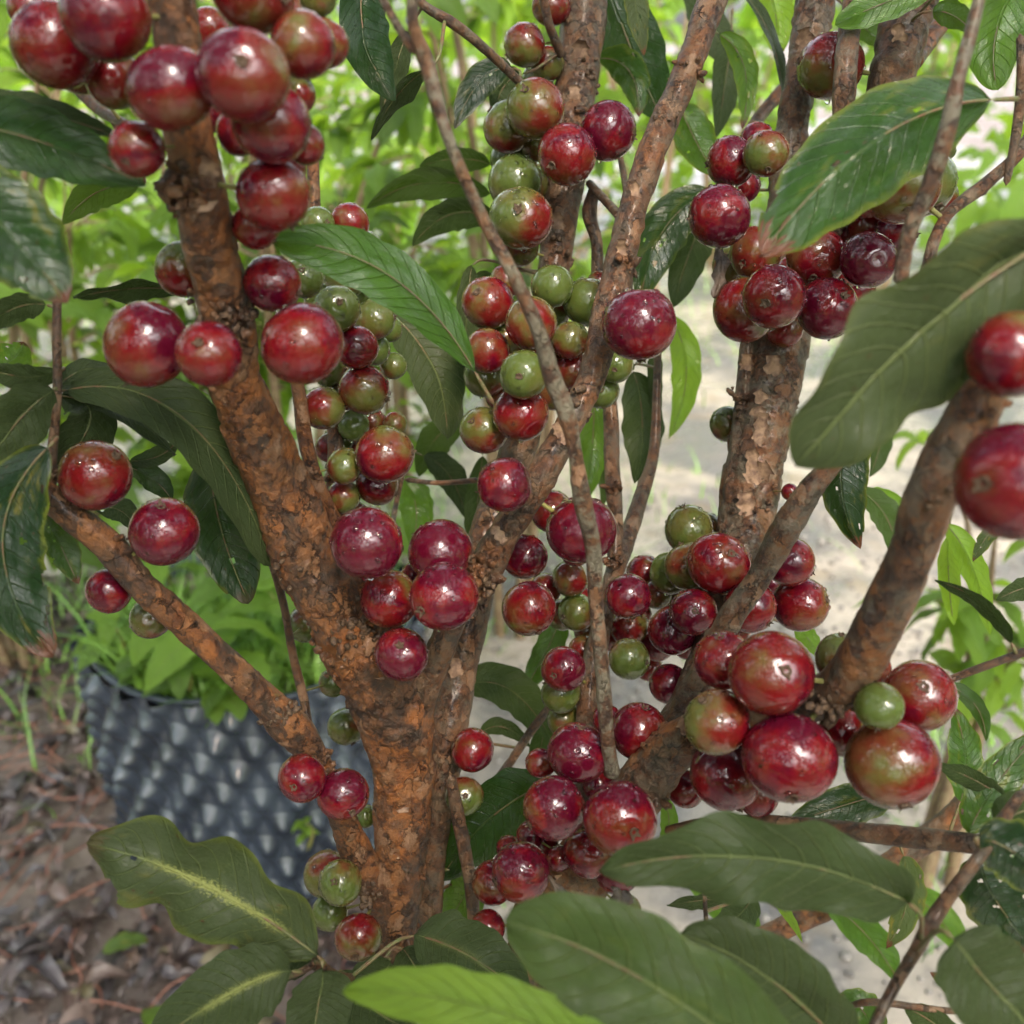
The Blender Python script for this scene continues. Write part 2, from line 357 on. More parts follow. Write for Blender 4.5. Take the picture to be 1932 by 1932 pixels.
# ------------------------------------------------------------------ the fruit tree
BASE = at(760, 1800, .46); BASE = Vector((BASE.x, BASE.y, 0))
tree = link('fruit_tree', None, None, BASE, label='multi-stemmed fruit tree with peeling orange brown bark and red berries on its branches', category='tree')
BR = []       # (centre points, radii) of every branch for attaching fruit and leaves


def branch(pts, seg=32, step=.0015, rough=.07, plates=.06, warm=.5, lichen=.2, name='branch', label=None, to_ground=False, parent=None, wob=1.0):
    P = [(at(x, y, z), r / FPX * z * .94) for x, y, z, r in pts]
    if to_ground:
        a, r = P[-1]; b = P[-2][0]; d = (a - b).normalized(); q = a + d * .12
        P += [(Vector((q.x, q.y, max(q.z, .3))), r * 1.1), (Vector((q.x * .9, q.y + .01, .16)), r * 1.25), (Vector((q.x * .9, q.y + .01, -.05)), r * 1.9)]
    if wob:
        P = [(p + Vector(RNG.normal(0, .0006 * wob, 3)), r) for p, r in P]
    kn = []
    for _ in range(max(1, len(P) // 2)):
        i = RNG.integers(0, len(P) - 1); p, r = P[i]; q, r2 = P[i + 1]; f = RNG.random(); c = p.lerp(q, f)
        dd = Vector(RNG.normal(0, 1, 3)).normalized(); kn.append((c + dd * r, r * RNG.uniform(.35, .6), RNG.uniform(.12, .3)))
    V, F, UV = tube(P, seg, step, rough, 300, BASE, kn, plates)
    o = link(name, mesh_np(name, V, F, UV, BARK), parent or tree, None, warm=float(warm), lichen=float(lichen))
    if label: o['label'] = label
    C = catmull(np.array([[*p, r] for p, r in P]), .003); BR.append((C[:, :3], C[:, 3], o))
    return o


branch([(325, -60, .275, 48), (335, 60, .28, 46), (352, 200, .29, 48), (375, 340, .30, 52), (400, 470, .315, 54), (425, 600, .335, 52), (447, 720, .355, 55), (490, 840, .375, 60), (540, 950, .39, 64),
        (585, 1060, .40, 68), (640, 1150, .41, 72), (692, 1240, .42, 84), (735, 1330, .43, 80), (757, 1430, .44, 62), (758, 1560, .445, 54), (752, 1680, .45, 50), (738, 1790, .455, 52), (732, 1880, .46, 56)],
       96, .0008, .06, .07, .95, .1, 'trunk', 'main orange brown trunk with pale peeled patches', True)
branch([(1368, -60, .44, 30), (1330, 40, .43, 28), (1290, 150, .425, 28), (1240, 260, .42, 29), (1200, 370, .415, 28), (1172, 480, .41, 30), (1150, 580, .405, 31), (1118, 690, .40, 29), (1078, 800, .395, 29),
        (1020, 910, .395, 32), (960, 1000, .40, 32), (905, 1080, .405, 36), (862, 1150, .41, 30), (828, 1230, .415, 28), (795, 1320, .425, 32), (770, 1400, .43, 30)],
       56, .0010, .06, .06, .35, .3, 'branch', 'reddish brown limb rising from the fork to the upper edge')
branch([(1105, -60, .52, 46), (1098, 60, .52, 44), (1082, 200, .515, 40), (1068, 330, .51, 38), (1050, 470, .505, 34), (1030, 600, .50, 32), (1005, 740, .495, 34), (970, 860, .49, 34), (930, 970, .485, 36),
        (905, 1060, .48, 38), (885, 1170, .475, 40), (858, 1290, .47, 40), (840, 1400, .465, 38), (828, 1520, .465, 30), (815, 1640, .47, 26), (812, 1760, .475, 26), (815, 1880, .48, 28)],
       56, .0012, .055, .045, .12, .35, 'branch', 'dark brown stem behind the forked limb', True)
branch([(776, -60, .27, 12), (780, 40, .275, 12), (800, 130, .28, 17), (848, 265, .285, 12), (915, 410, .295, 13), (962, 510, .30, 14), (1010, 620, .31, 15), (1042, 710, .32, 19), (1068, 780, .325, 19),
        (1085, 860, .33, 15), (1100, 945, .335, 19), (1118, 1040, .345, 16), (1128, 1150, .355, 15), (1136, 1280, .365, 15), (1144, 1390, .375, 14), (1156, 1465, .385, 17)],
       24, .0012, .07, .02, .0, .95, 'branch', 'slender pale grey twig crossing in front of the limbs')
branch([(718, -20, .285, 8), (745, 50, .282, 9), (790, 105, .28, 10)], 12, .002, .06, 0, 0, .9, 'branch')
branch([(1550, -60, .50, 38), (1530, 60, .50, 38), (1502, 180, .50, 32), (1490, 300, .50, 34), (1485, 450, .50, 44), (1480, 600, .495, 52), (1462, 700, .49, 56), (1440, 800, .485, 57), (1422, 900, .48, 55),
        (1402, 1000, .475, 50), (1380, 1100, .465, 42), (1345, 1220, .455, 36), (1300, 1320, .44, 34), (1250, 1400, .42, 34), (1190, 1500, .41, 38)],
       60, .0011, .06, .09, .25, .55, 'branch', 'tan stem with curling flakes of bark under the right fruit cluster')
branch([(1410, 620, .49, 14), (1402, 720, .485, 16), (1394, 830, .48, 20), (1382, 930, .475, 17), (1372, 1010, .475, 16), (1372, 1090, .472, 14)], 20, .0015, .1, .08, .1, .5, 'branch')
branch([(1612, -60, .44, 18), (1606, 40, .44, 21), (1592, 150, .44, 22), (1585, 280, .45, 22), (1570, 420, .465, 24), (1530, 560, .48, 28)], 28, .0014, .09, .08, .15, .5)
branch([(1745, -60, .47, 46), (1715, 20, .47, 48), (1690, 120, .47, 44), (1660, 230, .475, 38), (1625, 350, .48, 34), (1570, 480, .485, 34), (1520, 600, .49, 34)], 44, .0013, .08, .08, .1, .35)
branch([(1800, 20, .50, 18), (1765, 70, .49, 18), (1720, 120, .475, 18)], 20, .0015, .08, .06, .8, .1)
branch([(1975, 200, .40, 12), (1925, 285, .39, 13), (1860, 345, .385, 13), (1780, 415, .38, 12), (1735, 540, .37, 12), (1700, 680, .365, 12), (1645, 785, .36, 14), (1575, 870, .365, 19), (1520, 935, .37, 27),
        (1478, 1000, .375, 29), (1425, 1090, .385, 25), (1372, 1170, .39, 27), (1322, 1270, .40, 26), (1270, 1370, .405, 30), (1215, 1450, .41, 34)], 32, .0012, .08, .06, .25, .5, 'branch', 'slim reddish branch with knobbly nodes running down from the right')
branch([(1960, 500, .262, 40), (1905, 620, .265, 46), (1855, 740, .27, 52), (1800, 850, .275, 53), (1760, 950, .28, 50), (1725, 1040, .29, 47), (1685, 1130, .30, 47), (1640, 1215, .315, 47), (1590, 1290, .33, 46),
        (1520, 1325, .345, 40), (1420, 1345, .36, 38), (1330, 1375, .375, 42), (1260, 1425, .385, 50), (1205, 1490, .395, 52), (1150, 1570, .405, 58), (1095, 1650, .41, 66), (1050, 1730, .415, 76), (1020, 1830, .42, 72), (1000, 1920, .42, 60)],
       60, .0011, .05, .06, .7, .4, 'branch', 'thick blurred branch slanting down from the right edge', True)
branch([(-60, 880, .35, 30), (0, 908, .35, 29), (70, 935, .355, 30), (150, 985, .36, 28), (215, 1040, .365, 30), (280, 1110, .37, 30), (350, 1180, .38, 29), (420, 1250, .39, 29), (490, 1315, .40, 32),
        (545, 1372, .405, 36), (590, 1425, .41, 28), (625, 1500, .42, 24), (655, 1575, .43, 30), (690, 1650, .44, 32), (725, 1720, .45, 30)], 44, .0010, .06, .065, .9, .05, 'branch', 'orange barked side branch rising to the left edge')
TW = [  # thin twigs: warm, lichen, points
    (.0, .2, [(106, 540, .35, 9), (106, 640, .35, 9), (106, 740, .352, 9), (101, 850, .355, 10), (96, 925, .358, 12)]),
    (.0, .1, [(512, 1060, .44, 9), (535, 1140, .445, 8), (555, 1240, .45, 9), (575, 1330, .45, 9), (592, 1410, .445, 9)]),
    (.6, .0, [(540, 640, .39, 12), (560, 730, .395, 14), (578, 830, .40, 15), (600, 920, .405, 16), (640, 990, .41, 14), (690, 1090, .415, 14), (720, 1180, .42, 16)]),
    (.5, .2, [(590, 300, .46, 12), (592, 420, .455, 13), (600, 560, .45, 13), (620, 700, .44, 14), (632, 830, .43, 14), (628, 930, .425, 14), (640, 1000, .42, 14)]),
    (.0, .3, [(848, 1455, .43, 10), (862, 1530, .435, 13), (880, 1620, .44, 13), (890, 1700, .445, 13), (895, 1790, .45, 12)]),
    (.1, .2, [(1045, 1320, .52, 8), (1000, 1385, .51, 9), (950, 1450, .50, 9), (895, 1520, .49, 10), (840, 1600, .475, 12)]),
    (.1, .3, [(1120, 350, .50, 12), (1112, 400, .50, 15), (1122, 460, .50, 11), (1128, 530, .50, 13), (1138, 640, .50, 14), (1150, 780, .50, 15), (1155, 880, .49, 17), (1160, 980, .48, 16), (1158, 1060, .475, 15)]),
    (.1, .4, [(1242, 600, .52, 7), (1240, 720, .52, 8), (1232, 850, .515, 11), (1208, 940, .505, 15), (1180, 1020, .49, 18), (1160, 1080, .48, 20), (1135, 1180, .47, 20), (1115, 1280, .46, 24), (1108, 1370, .45, 24), (1110, 1450, .43, 26), (1110, 1560, .42, 30)]),
    (.0, .5, [(745, -50, .43, 9), (800, 5, .435, 9), (850, 45, .44, 11), (900, 80, .45, 10), (965, 140, .47, 9), (1050, 230, .50, 10)]),
    (.2, .3, [(1110, 345, .50, 8), (1150, 385, .47, 9), (1190, 430, .43, 10)]),
    (.1, .6, [(1170, 300, .5, 6), (1180, 350, .48, 7), (1192, 400, .44, 8)]),
    (.0, .9, [(1850, -50, .28, 13), (1838, 30, .28, 14), (1808, 150, .282, 15), (1785, 250, .285, 17), (1752, 350, .29, 17), (1718, 440, .295, 15), (1700, 540, .30, 14)]),
    (.0, .3, [(1930, 60, .37, 8), (1925, 150, .375, 9), (1920, 240, .38, 10), (1898, 350, .385, 7)]),
    (.1, .3, [(1255, 1568, .40, 9), (1330, 1552, .39, 11), (1430, 1550, .38, 12), (1540, 1558, .37, 15), (1640, 1572, .36, 19), (1740, 1582, .35, 22), (1850, 1590, .34, 20), (1960, 1600, .335, 18)]),
    (.8, .3, [(1960, 1400, .54, 28), (1850, 1500, .55, 28), (1780, 1560, .56, 26), (1700, 1620, .565, 25), (1600, 1690, .57, 26), (1500, 1740, .575, 24), (1400, 1790, .58, 22)]),
    (.0, .35, [(1932, 1490, .315, 9), (1890, 1555, .31, 14), (1840, 1620, .30, 13), (1770, 1720, .30, 15), (1725, 1790, .295, 13), (1680, 1880, .29, 12), (1630, 1980, .285, 11)]),
    (.1, .1, [(1960, 1225, .36, 9), (1880, 1250, .365, 8), (1790, 1285, .37, 8), (1700, 1330, .36, 9)]),
    (.1, .4, [(1328, 1660, .44, 4), (1333, 1780, .44, 5)]),
    (.2, .2, [(590, 1815, .355, 14), (640, 1842, .37, 9), (700, 1848, .40, 9), (745, 1850, .44, 10)]),
    (.1, .3, [(540, 1840, .35, 6), (570, 1830, .352, 7), (600, 1815, .355, 8)]),
    (.1, .2, [(765, 905, .5, 5), (830, 912, .5, 5), (905, 905, .5, 6)]), (.1, .2, [(762, 880, .5, 5), (745, 960, .5, 5), (738, 1010, .46, 6)]),
    (.1, .3, [(140, 160, .36, 12), (190, 205, .35, 12), (240, 240, .33, 10)]),
    (.2, .2, [(1020, -50, .47, 10), (1035, 40, .48, 9), (1060, 110, .50, 9)]),
    (.6, .2, [(1520, 120, .6, 12), (1440, 210, .58, 13), (1400, 270, .56, 10)]),
    (.2, .3, [(1932, 1905, .36, 6), (1800, 1905, .36, 6), (1650, 1890, .36, 7), (1600, 1900, .37, 6)]),
]
for wm, li, p in TW:
    branch(p, 16, .0016, .08, .03, wm, li, 'twig', wob=.6)


# --- fruit
def fruit_mesh(k):
    nr, ns = 30, 44; ph = np.linspace(0, pi, nr); th = np.arange(ns) / ns * 2 * pi
    PH, TH = np.meshgrid(ph, th, indexing='ij'); D = np.stack([np.sin(PH) * np.cos(TH), np.sin(PH) * np.sin(TH), np.cos(PH)], -1)
    r = 1 - .05 * np.exp(-(PH / .22) ** 2) - .08 * np.exp(-((pi - PH) / .25) ** 2) + .022 * vnoise(D * 1.3 + 7 * k) + .008 * vnoise(D * 4 + 11 * k)
    return mesh_np('fruit', (D * r[..., None]).reshape(-1, 3), grid_faces(nr, ns, True), None, FRUIT)


def calyx_mesh(k):
    mb = MB(); rg = random.Random(k)
    a = np.arange(14) / 14 * 2 * pi
    prof = [(.005, .945), (.05, .95), (.075, .975), (.10, 1.0), (.125, .985), (.135, .94)]
    V = np.array([[r * cos(t), r * sin(t), z] for r, z in prof for t in a]); V += RNG.normal(0, .004, V.shape)
    mb.add(V, grid_faces(len(prof), 14, True))
    for i in range(5):
        if rg.random() < .2: continue
        t = i / 5 * 2 * pi + rg.uniform(-.3, .3); L = rg.uniform(.06, .16); c, s_ = cos(t), sin(t); up = rg.uniform(.2, 1.2)
        pts = []
        for u in (0, .4, .75, 1):
            wd = .055 * (1 - u ** 1.6) + .004; rr = .09 + L * u * cos(up); z = .985 + L * u * sin(up)
            pts += [[rr * c - wd * s_, rr * s_ + wd * c, z], [rr * c + wd * s_, rr * s_ - wd * c, z + .006]]
        mb.add(np.array(pts), grid_faces(4, 2))
    return mb.mesh('calyx', CALYX)


def blob(c, nrm, r, h, n=8, m=5, sag=0.0):
    nrm = Vector(nrm).normalized(); q = nrm.to_track_quat('Z', 'Y').to_matrix(); q = np.array(q)
    a = np.arange(n) / n * 2 * pi; V = []
    for i in range(m):
        t = i / (m - 1) * pi * .5 * 1.3 + .02
        for b in a: V.append([r * sin(t) * cos(b), r * sin(t) * sin(b), h * cos(t)])
    V = np.array(V) @ q.T + np.array(c)
    if sag: V[:, 2] -= sag * r
    return V


def drops_mesh(k, amount):
    """clear beads of rain on a unit fruit, most on its upper side, some hanging below"""
    mb = MB(); rg = random.Random(100 + k)
    for i in range(amount):
        while True:
            d = Vector((rg.gauss(0, 1), rg.gauss(0, 1), rg.gauss(.5, .8))).normalized()
            if d.z > -.25: break
        r = rg.uniform(.035, .085) * (1.5 if rg.random() < .2 else 1); V = blob(d * .985, d, r, r * .62, 9, 5)
        mb.add(V, grid_faces(5, 9, True))
    for i in range(rg.choice((0, 1, 1, 2))):
        d = Vector((rg.uniform(-.35, .35), rg.uniform(-.35, .35), -1)).normalized(); r = rg.uniform(.06, .10)
        V = blob(d * .97, d, r, r * 1.5, 12, 7); mb.add(V, grid_faces(7, 12, True))
    return mb.mesh('water_drops', WATER)


FM = [fruit_mesh(k) for k in range(6)]; CM = [calyx_mesh(k) for k in range(6)]
DM = [drops_mesh(k, 14 + 4 * k) for k in range(7)]

# px, py, r px, depth, ripeness, (calyx direction in picture terms: right, up, towards the viewer) or None
FR = [
    (105, 85, 80, .285, .80, None), (200, 28, 84, .262, .86, (-.1, -.3, -1)), (215, 150, 55, .30, .45, None), (322, 167, 80, .262, .86, (.3, -1, -.3)),
    (460, 142, 86, .255, .88, (.2, -.1, 1)), (512, 232, 72, .275, .88, None), (574, 272, 38, .30, .6, None), (258, 282, 52, .275, .85, None),
    (478, -18, 78, .275, .88, None), (572, 85, 62, .275, .68, None), (612, 82, 46, .30, .6, None), (600, -5, 36, .30, .05, None),
    (516, 366, 71, .29, .86, (.5, -.8, -.2)), (484, 425, 46, .31, .7, None), (345, 508, 52, .34, .5, None), (514, 535, 53, .325, .85, None),
    (276, 650, 79, .315, .85, (-.4, -.8, -.2)), (394, 668, 62, .30, .86, (.0, .2, 1)), (570, 648, 80, .315, .86, (.4, -.6, -.3)),
    (573, 525, 38, .40, .1, (.1, .2, 1)), (635, 583, 45, .39, .08, (.3, .1, 1)), (600, 422, 32, .44, .1, None), (660, 421, 38, .44, .8, None), (652, 520, 42, .43, .1, None),
    (707, 603, 38, .42, .3, None), (672, 655, 42, .40, .75, None), (708, 660, 30, .43, .15, None), (687, 735, 48, .40, .62, (.9, -.4, .1)), (610, 770, 42, .40, .52, None),
    (667, 803, 30, .43, .1, None), (725, 858, 55, .40, .62, (1, .1, .2)), (650, 880, 34, .40, .5, None), (712, 915, 39, .42, .6, None), (648, 937, 33, .41, .48, None),
    (691, 1025, 69, .365, .95, (0, 1, -.2)), (830, 1040, 62, .39, .95, (.8, -.2, .1)), (838, 1125, 65, .37, .95, None), (735, 1130, 56, .395, .8, None), (757, 1235, 51, .385, .97, None),
    (952, 915, 51, .37, .92, (-.9, -.3, -.2)), (1097, 1000, 67, .40, .9, None), (1042, 965, 42, .45, .8, None), (990, 1050, 44, .44, .85, None), (998, 1148, 54, .42, .72, (.4, -1, .3)),
    (1075, 1092, 35, .48, .42, None), (1088, 1155, 36, .48, .3, (-.8, -.2, .6)), (1185, 1125, 44, .44, .9, (.2, -.9, .3)), (1215, 1080, 33, .50, .6, None), (1187, 1182, 37, .48, .55, None),
    (1187, 1243, 40, .45, .28, None), (1100, 1225, 27, .48, .6, None), (1063, 1262, 43, .44, .92, None), (1058, 1308, 38, .46, .38, None), (1065, 1357, 33, .46, .15, None),
    (990, 85, 41, .50, .6, None), (1040, 12, 36, .52, .75, None), (1032, 120, 32, .51, .6, None), (1010, 205, 55, .47, .5, (-.35, .3, .9)), (960, 238, 50, .49, .33, (-.8, .6, .3)),
    (1070, 292, 57, .46, .86, (-.6, -.6, .6)), (1147, 247, 55, .47, .92, (.9, -.3, .3)), (972, 345, 52, .49, .25, None), (983, 412, 59, .465, .46, (-.1, 0, 1)), (980, 468, 36, .49, .5, None),
    (920, 572, 50, .45, .72, None), (1042, 540, 41, .45, .12, (.1, 1, .2)), (1110, 570, 48, .45, .25, None), (1002, 610, 50, .425, .45, None), (920, 662, 43, .435, .6, None),
    (1075, 642, 36, .45, .4, None), (988, 707, 47, .42, .14, (-.2, -.2, 1)), (915, 710, 41, .46, .35, None), (982, 780, 53, .44, .6, None), (913, 812, 45, .44, .5, None), (1082, 700, 36, .45, .8, None),
    (1205, 612, 73, .375, .9, (.1, -1, -.2)), (1130, 535, 24, .47, .7, None), (1160, 688, 35, .46, .08, None), (1135, 738, 34, .46, .08, None),
    (1567, 125, 62, .47, .7, None), (1378, 305, 48, .45, .9, (-1, -.1, 0)), (1445, 290, 43, .44, .58, None), (1357, 408, 60, .42, .98, (-1, -.1, .1)), (1428, 262, 32, .47, .8, None),
    (1425, 478, 50, .46, .7, None), (1540, 485, 55, .43, .66, None), (1460, 560, 60, .41, .88, (-.5, -.4, .9)), (1405, 585, 60, .44, .6, (.0, .1, 1)), (1638, 490, 53, .42, 1.0, None), (1560, 582, 58, .43, .9, None),
    (1645, 430, 45, .45, .8, None), (1700, 348, 74, .38, .66, (.0, -.8, .5)), (1740, 345, 62, .42, .35, (.4, -.9, .4)), (1382, 500, 38, .46, .45, None), (1785, 285, 18, .44, .4, None),
    (1372, 800, 34, .50, .25, None),
    (1300, 1000, 47, .49, .45, (-.3, 1, .2)), (1355, 1062, 59, .44, .86, (.3, .4, 1)), (1300, 1068, 48, .47, .25, None), (1266, 1082, 40, .49, .18, None), (1490, 1060, 47, .44, .88, (1, -.4, .2)),
    (1510, 1140, 51, .45, .82, None), (1415, 1145, 50, .43, .85, (.6, -.6, .5)), (1308, 1155, 45, .44, .9, None), (1268, 1190, 46, .46, .88, None), (1240, 1215, 34, .48, .85, None), (1262, 1290, 38, .46, .97, None), (1490, 928, 16, .46, .9, None),
    (1365, 1245, 58, .355, .86, None), (1455, 1270, 80, .325, .86, (.1, .2, 1)), (1352, 1362, 63, .335, .50, (-.4, .6, .3)), (1489, 1430, 87, .325, .92, None), (1370, 1460, 68, .36, .82, (.3, -.8, .2)),
    (1585, 1242, 46, .36, .4, (.0, 1, .2)), (1640, 1262, 42, .36, .7, None), (1735, 1312, 67, .34, .76, None), (1659, 1333, 45, .315, .0, (-.2, -.9, .4)), (1590, 1380, 46, .35, .66, None),
    (1682, 1440, 86, .325, .72, (.1, -.8, .5)), (1293, 1488, 36, .40, .7, None),
    (1205, 1380, 55, .39, .92, None), (1090, 1420, 58, .385, .92, (.1, .9, .3)), (1045, 1525, 60, .37, .9, None), (1170, 1545, 70, .355, .86, (.3, -.1, 1)), (983, 1645, 57, .38, .9, None),
    (1110, 1610, 48, .39, .85, None), (1055, 1620, 26, .40, .9, None), (930, 1665, 42, .41, .8, None), (1000, 1575, 26, .41, .9, None), (920, 1750, 33, .40, .85, None), (1165, 1640, 46, .395, .95, None),
    (1182, 1715, 28, .40, .5, None), (1145, 1358, 30, .42, .97, None), (892, 1415, 40, .455, .72, (-1, .3, .2)), (876, 1502, 37, .45, .4, (.1, .3, 1)),
    (570, 1468, 45, .40, .92, None), (647, 1498, 49, .40, .95, None), (618, 1650, 45, .45, .5, None), (642, 1665, 42, .43, .22, (-.1, .4, 1)), (622, 1722, 34, .45, .15, None), (676, 1768, 45, .43, .5, (.0, -.5, .8)),
    (806, 1618, 30, .48, .1, None), (655, 1370, 38, .48, .12, None), (578, 1178, 36, .47, .25, None), (628, 1288, 28, .47, .2, None), (690, 1540, 22, .46, .1, None),
    (180, 897, 66, .355, .72, None), (310, 1003, 65, .36, .97, None), (205, 1115, 42, .375, .88, None), (285, 1165, 40, .40, .3, None),
    # fruit packed deeper in the clusters
    (700, 515, 32, .44, .2, None), (742, 690, 26, .45, .4, None), (655, 745, 30, .44, .6, None), (622, 845, 28, .44, .5, None), (690, 850, 28, .44, .6, None), (745, 800, 24, .45, .5, None), (620, 700, 30, .44, .3, None), (605, 650, 28, .45, .6, None),
    (1640, 365, 44, .44, .8, None), (1770, 370, 36, .43, .6, None), (1690, 440, 40, .45, .85, None), (1590, 510, 38, .46, .85, None), (395, 55, 40, .33, .7, None), (60, 15, 44, .33, .7, None), (410, 215, 34, .33, .8, None), (545, 320, 34, .32, .7, None),
    (1330, 1000, 34, .49, .4, None), (1240, 1120, 30, .50, .3, None), (1380, 1190, 34, .46, .85, None), (1225, 1260, 26, .50, .7, None), (1060, 1160, 30, .50, .5, None), (1110, 1190, 28, .50, .3, None), (1085, 1040, 30, .46, .8, None), (1020, 1440, 28, .41, .85, None), (1130, 1560, 30, .40, .9, None),
    (690, 470, 34, .45, .3, None), (640, 620, 34, .44, .45, None), (650, 690, 36, .44, .35, None), (690, 560, 34, .45, .12, None), (735, 620, 26, .45, .3, None), (640, 830, 30, .44, .35, None), (700, 795, 28, .45, .6, None), (668, 975, 30, .43, .5, None),
    (600, 560, 28, .44, .1, None), (955, 640, 38, .46, .4, None), (1040, 590, 36, .47, .35, None), (955, 530, 32, .48, .55, None), (1030, 670, 34, .46, .55, None), (950, 745, 36, .47, .4, None), (1045, 740, 34, .46, .65, None), (960, 300, 36, .51, .35, None), (1015, 270, 34, .51, .5, None), (1015, 150, 30, .52, .45, None),
    (1000, 350, 36, .51, .5, None), (1335, 1120, 38, .49, .5, None), (1370, 1110, 36, .49, .8, None), (1275, 1135, 34, .50, .4, None), (1450, 1100, 34, .49, .8, None), (1300, 1210, 36, .48, .7, None), (1345, 1190, 34, .46, .85, None), (1200, 1160, 30, .51, .7, None), (1150, 1200, 28, .5, .6, None),
    (1410, 540, 40, .47, .7, None), (1500, 520, 40, .47, .85, None), (1590, 430, 38, .48, .75, None), (1610, 545, 40, .47, .9, None), (1400, 350, 34, .48, .85, None), (1480, 620, 36, .48, .7, None), (790, 1090, 34, .41, .9, None), (700, 1100, 34, .41, .9, None), (1030, 1110, 30, .49, .6, None),
    (1130, 1480, 34, .41, .9, None), (1020, 1590, 34, .41, .85, None), (960, 1600, 24, .42, .8, None), (1420, 1380, 40, .38, .8, None), (1430, 1500, 40, .38, .85, None), (1560, 1330, 36, .37, .85, None), (1100, 1130, 26, .5, .4, None), (150, 130, 46, .32, .7, None), (540, 30, 44, .32, .6, None), (450, 250, 44, .30, .75, None), (560, 180, 36, .31, .6, None),
    (1908, 670, 83, .245, .78, None), (1918, 908, 112, .235, .94, None),
]


def near_branch(p):
    p = np.array(p); best = (9, None, 0, None)
    for C, r, o in BR:
        d = np.linalg.norm(C - p, axis=1) - r; i = int(np.argmin(d))
        if d[i] < best[0]: best = (d[i], C[i], r[i], o)
    return best


def place_fruit():
    f = [dict(px=a, py=b, r=c, z=d, ripe=e, cal=g) for a, b, c, d, e, g in FR]
    # settle: fruit that would overlap in space are parted along the line of sight, each keeping its real contact with its neighbours
    for it in range(60):
        for i, a in enumerate(f):
            pa = at(a['px'], a['py'], a['z']); ra = a['r'] / FPX * a['z']
            for b in f[i + 1:]:
                if abs(a['px'] - b['px']) > a['r'] + b['r'] or abs(a['py'] - b['py']) > a['r'] + b['r']: continue
                pb = at(b['px'], b['py'], b['z']); rb = b['r'] / FPX * b['z']; g = (ra + rb) * .965 - (pa - pb).length
                if g > 0:
                    s = 1 if a['z'] > b['z'] else -1; a['z'] += s * g * .4; b['z'] -= s * g * .4
                    pa = at(a['px'], a['py'], a['z']); ra = a['r'] / FPX * a['z']
    for i, a in enumerate(f):
        p = at(a['px'], a['py'], a['z']); rad = a['r'] / FPX * a['z']
        d, c, br, bo = near_branch(p)
        for _ in range(12):       # never sunk in a branch
            if d > rad * .86: break
            s = -1 if (p - CAM).dot(FWD) <= (Vector(c) - CAM).dot(FWD) + .001 else 1
            a['z'] += s * .0015; p = at(a['px'], a['py'], a['z']); rad = a['r'] / FPX * a['z']; d, c, br, bo = near_branch(p)
        if a['cal']:
            x, y, t = a['cal']; ax = (RIGHT * x + UPV * y - FWD * t).normalized()
        else:
            ax = ((p - Vector(c)).normalized() + Vector(RNG.normal(0, .45, 3)) + Vector((0, 0, -.25))).normalized()
        q = ax.to_track_quat('Z', 'Y'); q = q @ Quaternion((0, 0, 1), random.uniform(0, 6.28))
        if a['ripe'] < .8 and not a['cal']:      # the greener cheek of a half-ripe fruit is the shaded lower one
            pass
        o = link('fruit', FM[i % 6], tree, p - BASE, ripe=float(a['ripe']), seed=float(i * 1.37))
        o.rotation_mode = 'QUATERNION'; o.rotation_quaternion = q; k = random.uniform(.97, 1.03)
        o.scale = (rad * k, rad / k, rad * random.uniform(.94, 1.05))
        rp = a['ripe']
        if rp < .2: o['label'] = 'small unripe green fruit'
        elif rp < .58: o['label'] = 'half ripe fruit, green flushed with brownish red'
        elif rp > .96: o['label'] = 'very dark wine red ripe fruit'
        c_ = link('calyx', CM[i % 6], o)
        if a['z'] > .33 or i % 3 == 0:
            dr = link('water_drops', DM[i % 7 if a['z'] > .36 else i % 3], o, kind='stuff'); dr.rotation_mode = 'QUATERNION'; dr.rotation_quaternion = q.inverted()
        if d < .02:               # the short green stalk that ties it to the bark
            e = Vector(c); L = (e - p); n_ = L.normalized(); s0 = p + n_ * rad * .93; s1 = p + n_ * (rad + max(d - rad, 0) + br * .6 + .001)
            V, F, UV = tube([(s0, rad * .085), ((s0 + s1) / 2, rad * .065), (s1, rad * .10)], 8, .001, 0)
            mw = Matrix.LocRotScale(p, q, o.scale).inverted(); V = np.array([mw @ Vector(v) for v in V])
            link('stalk', mesh_np('stalk', V, F, UV, STALK), o)
    return f
FRS = place_fruit()


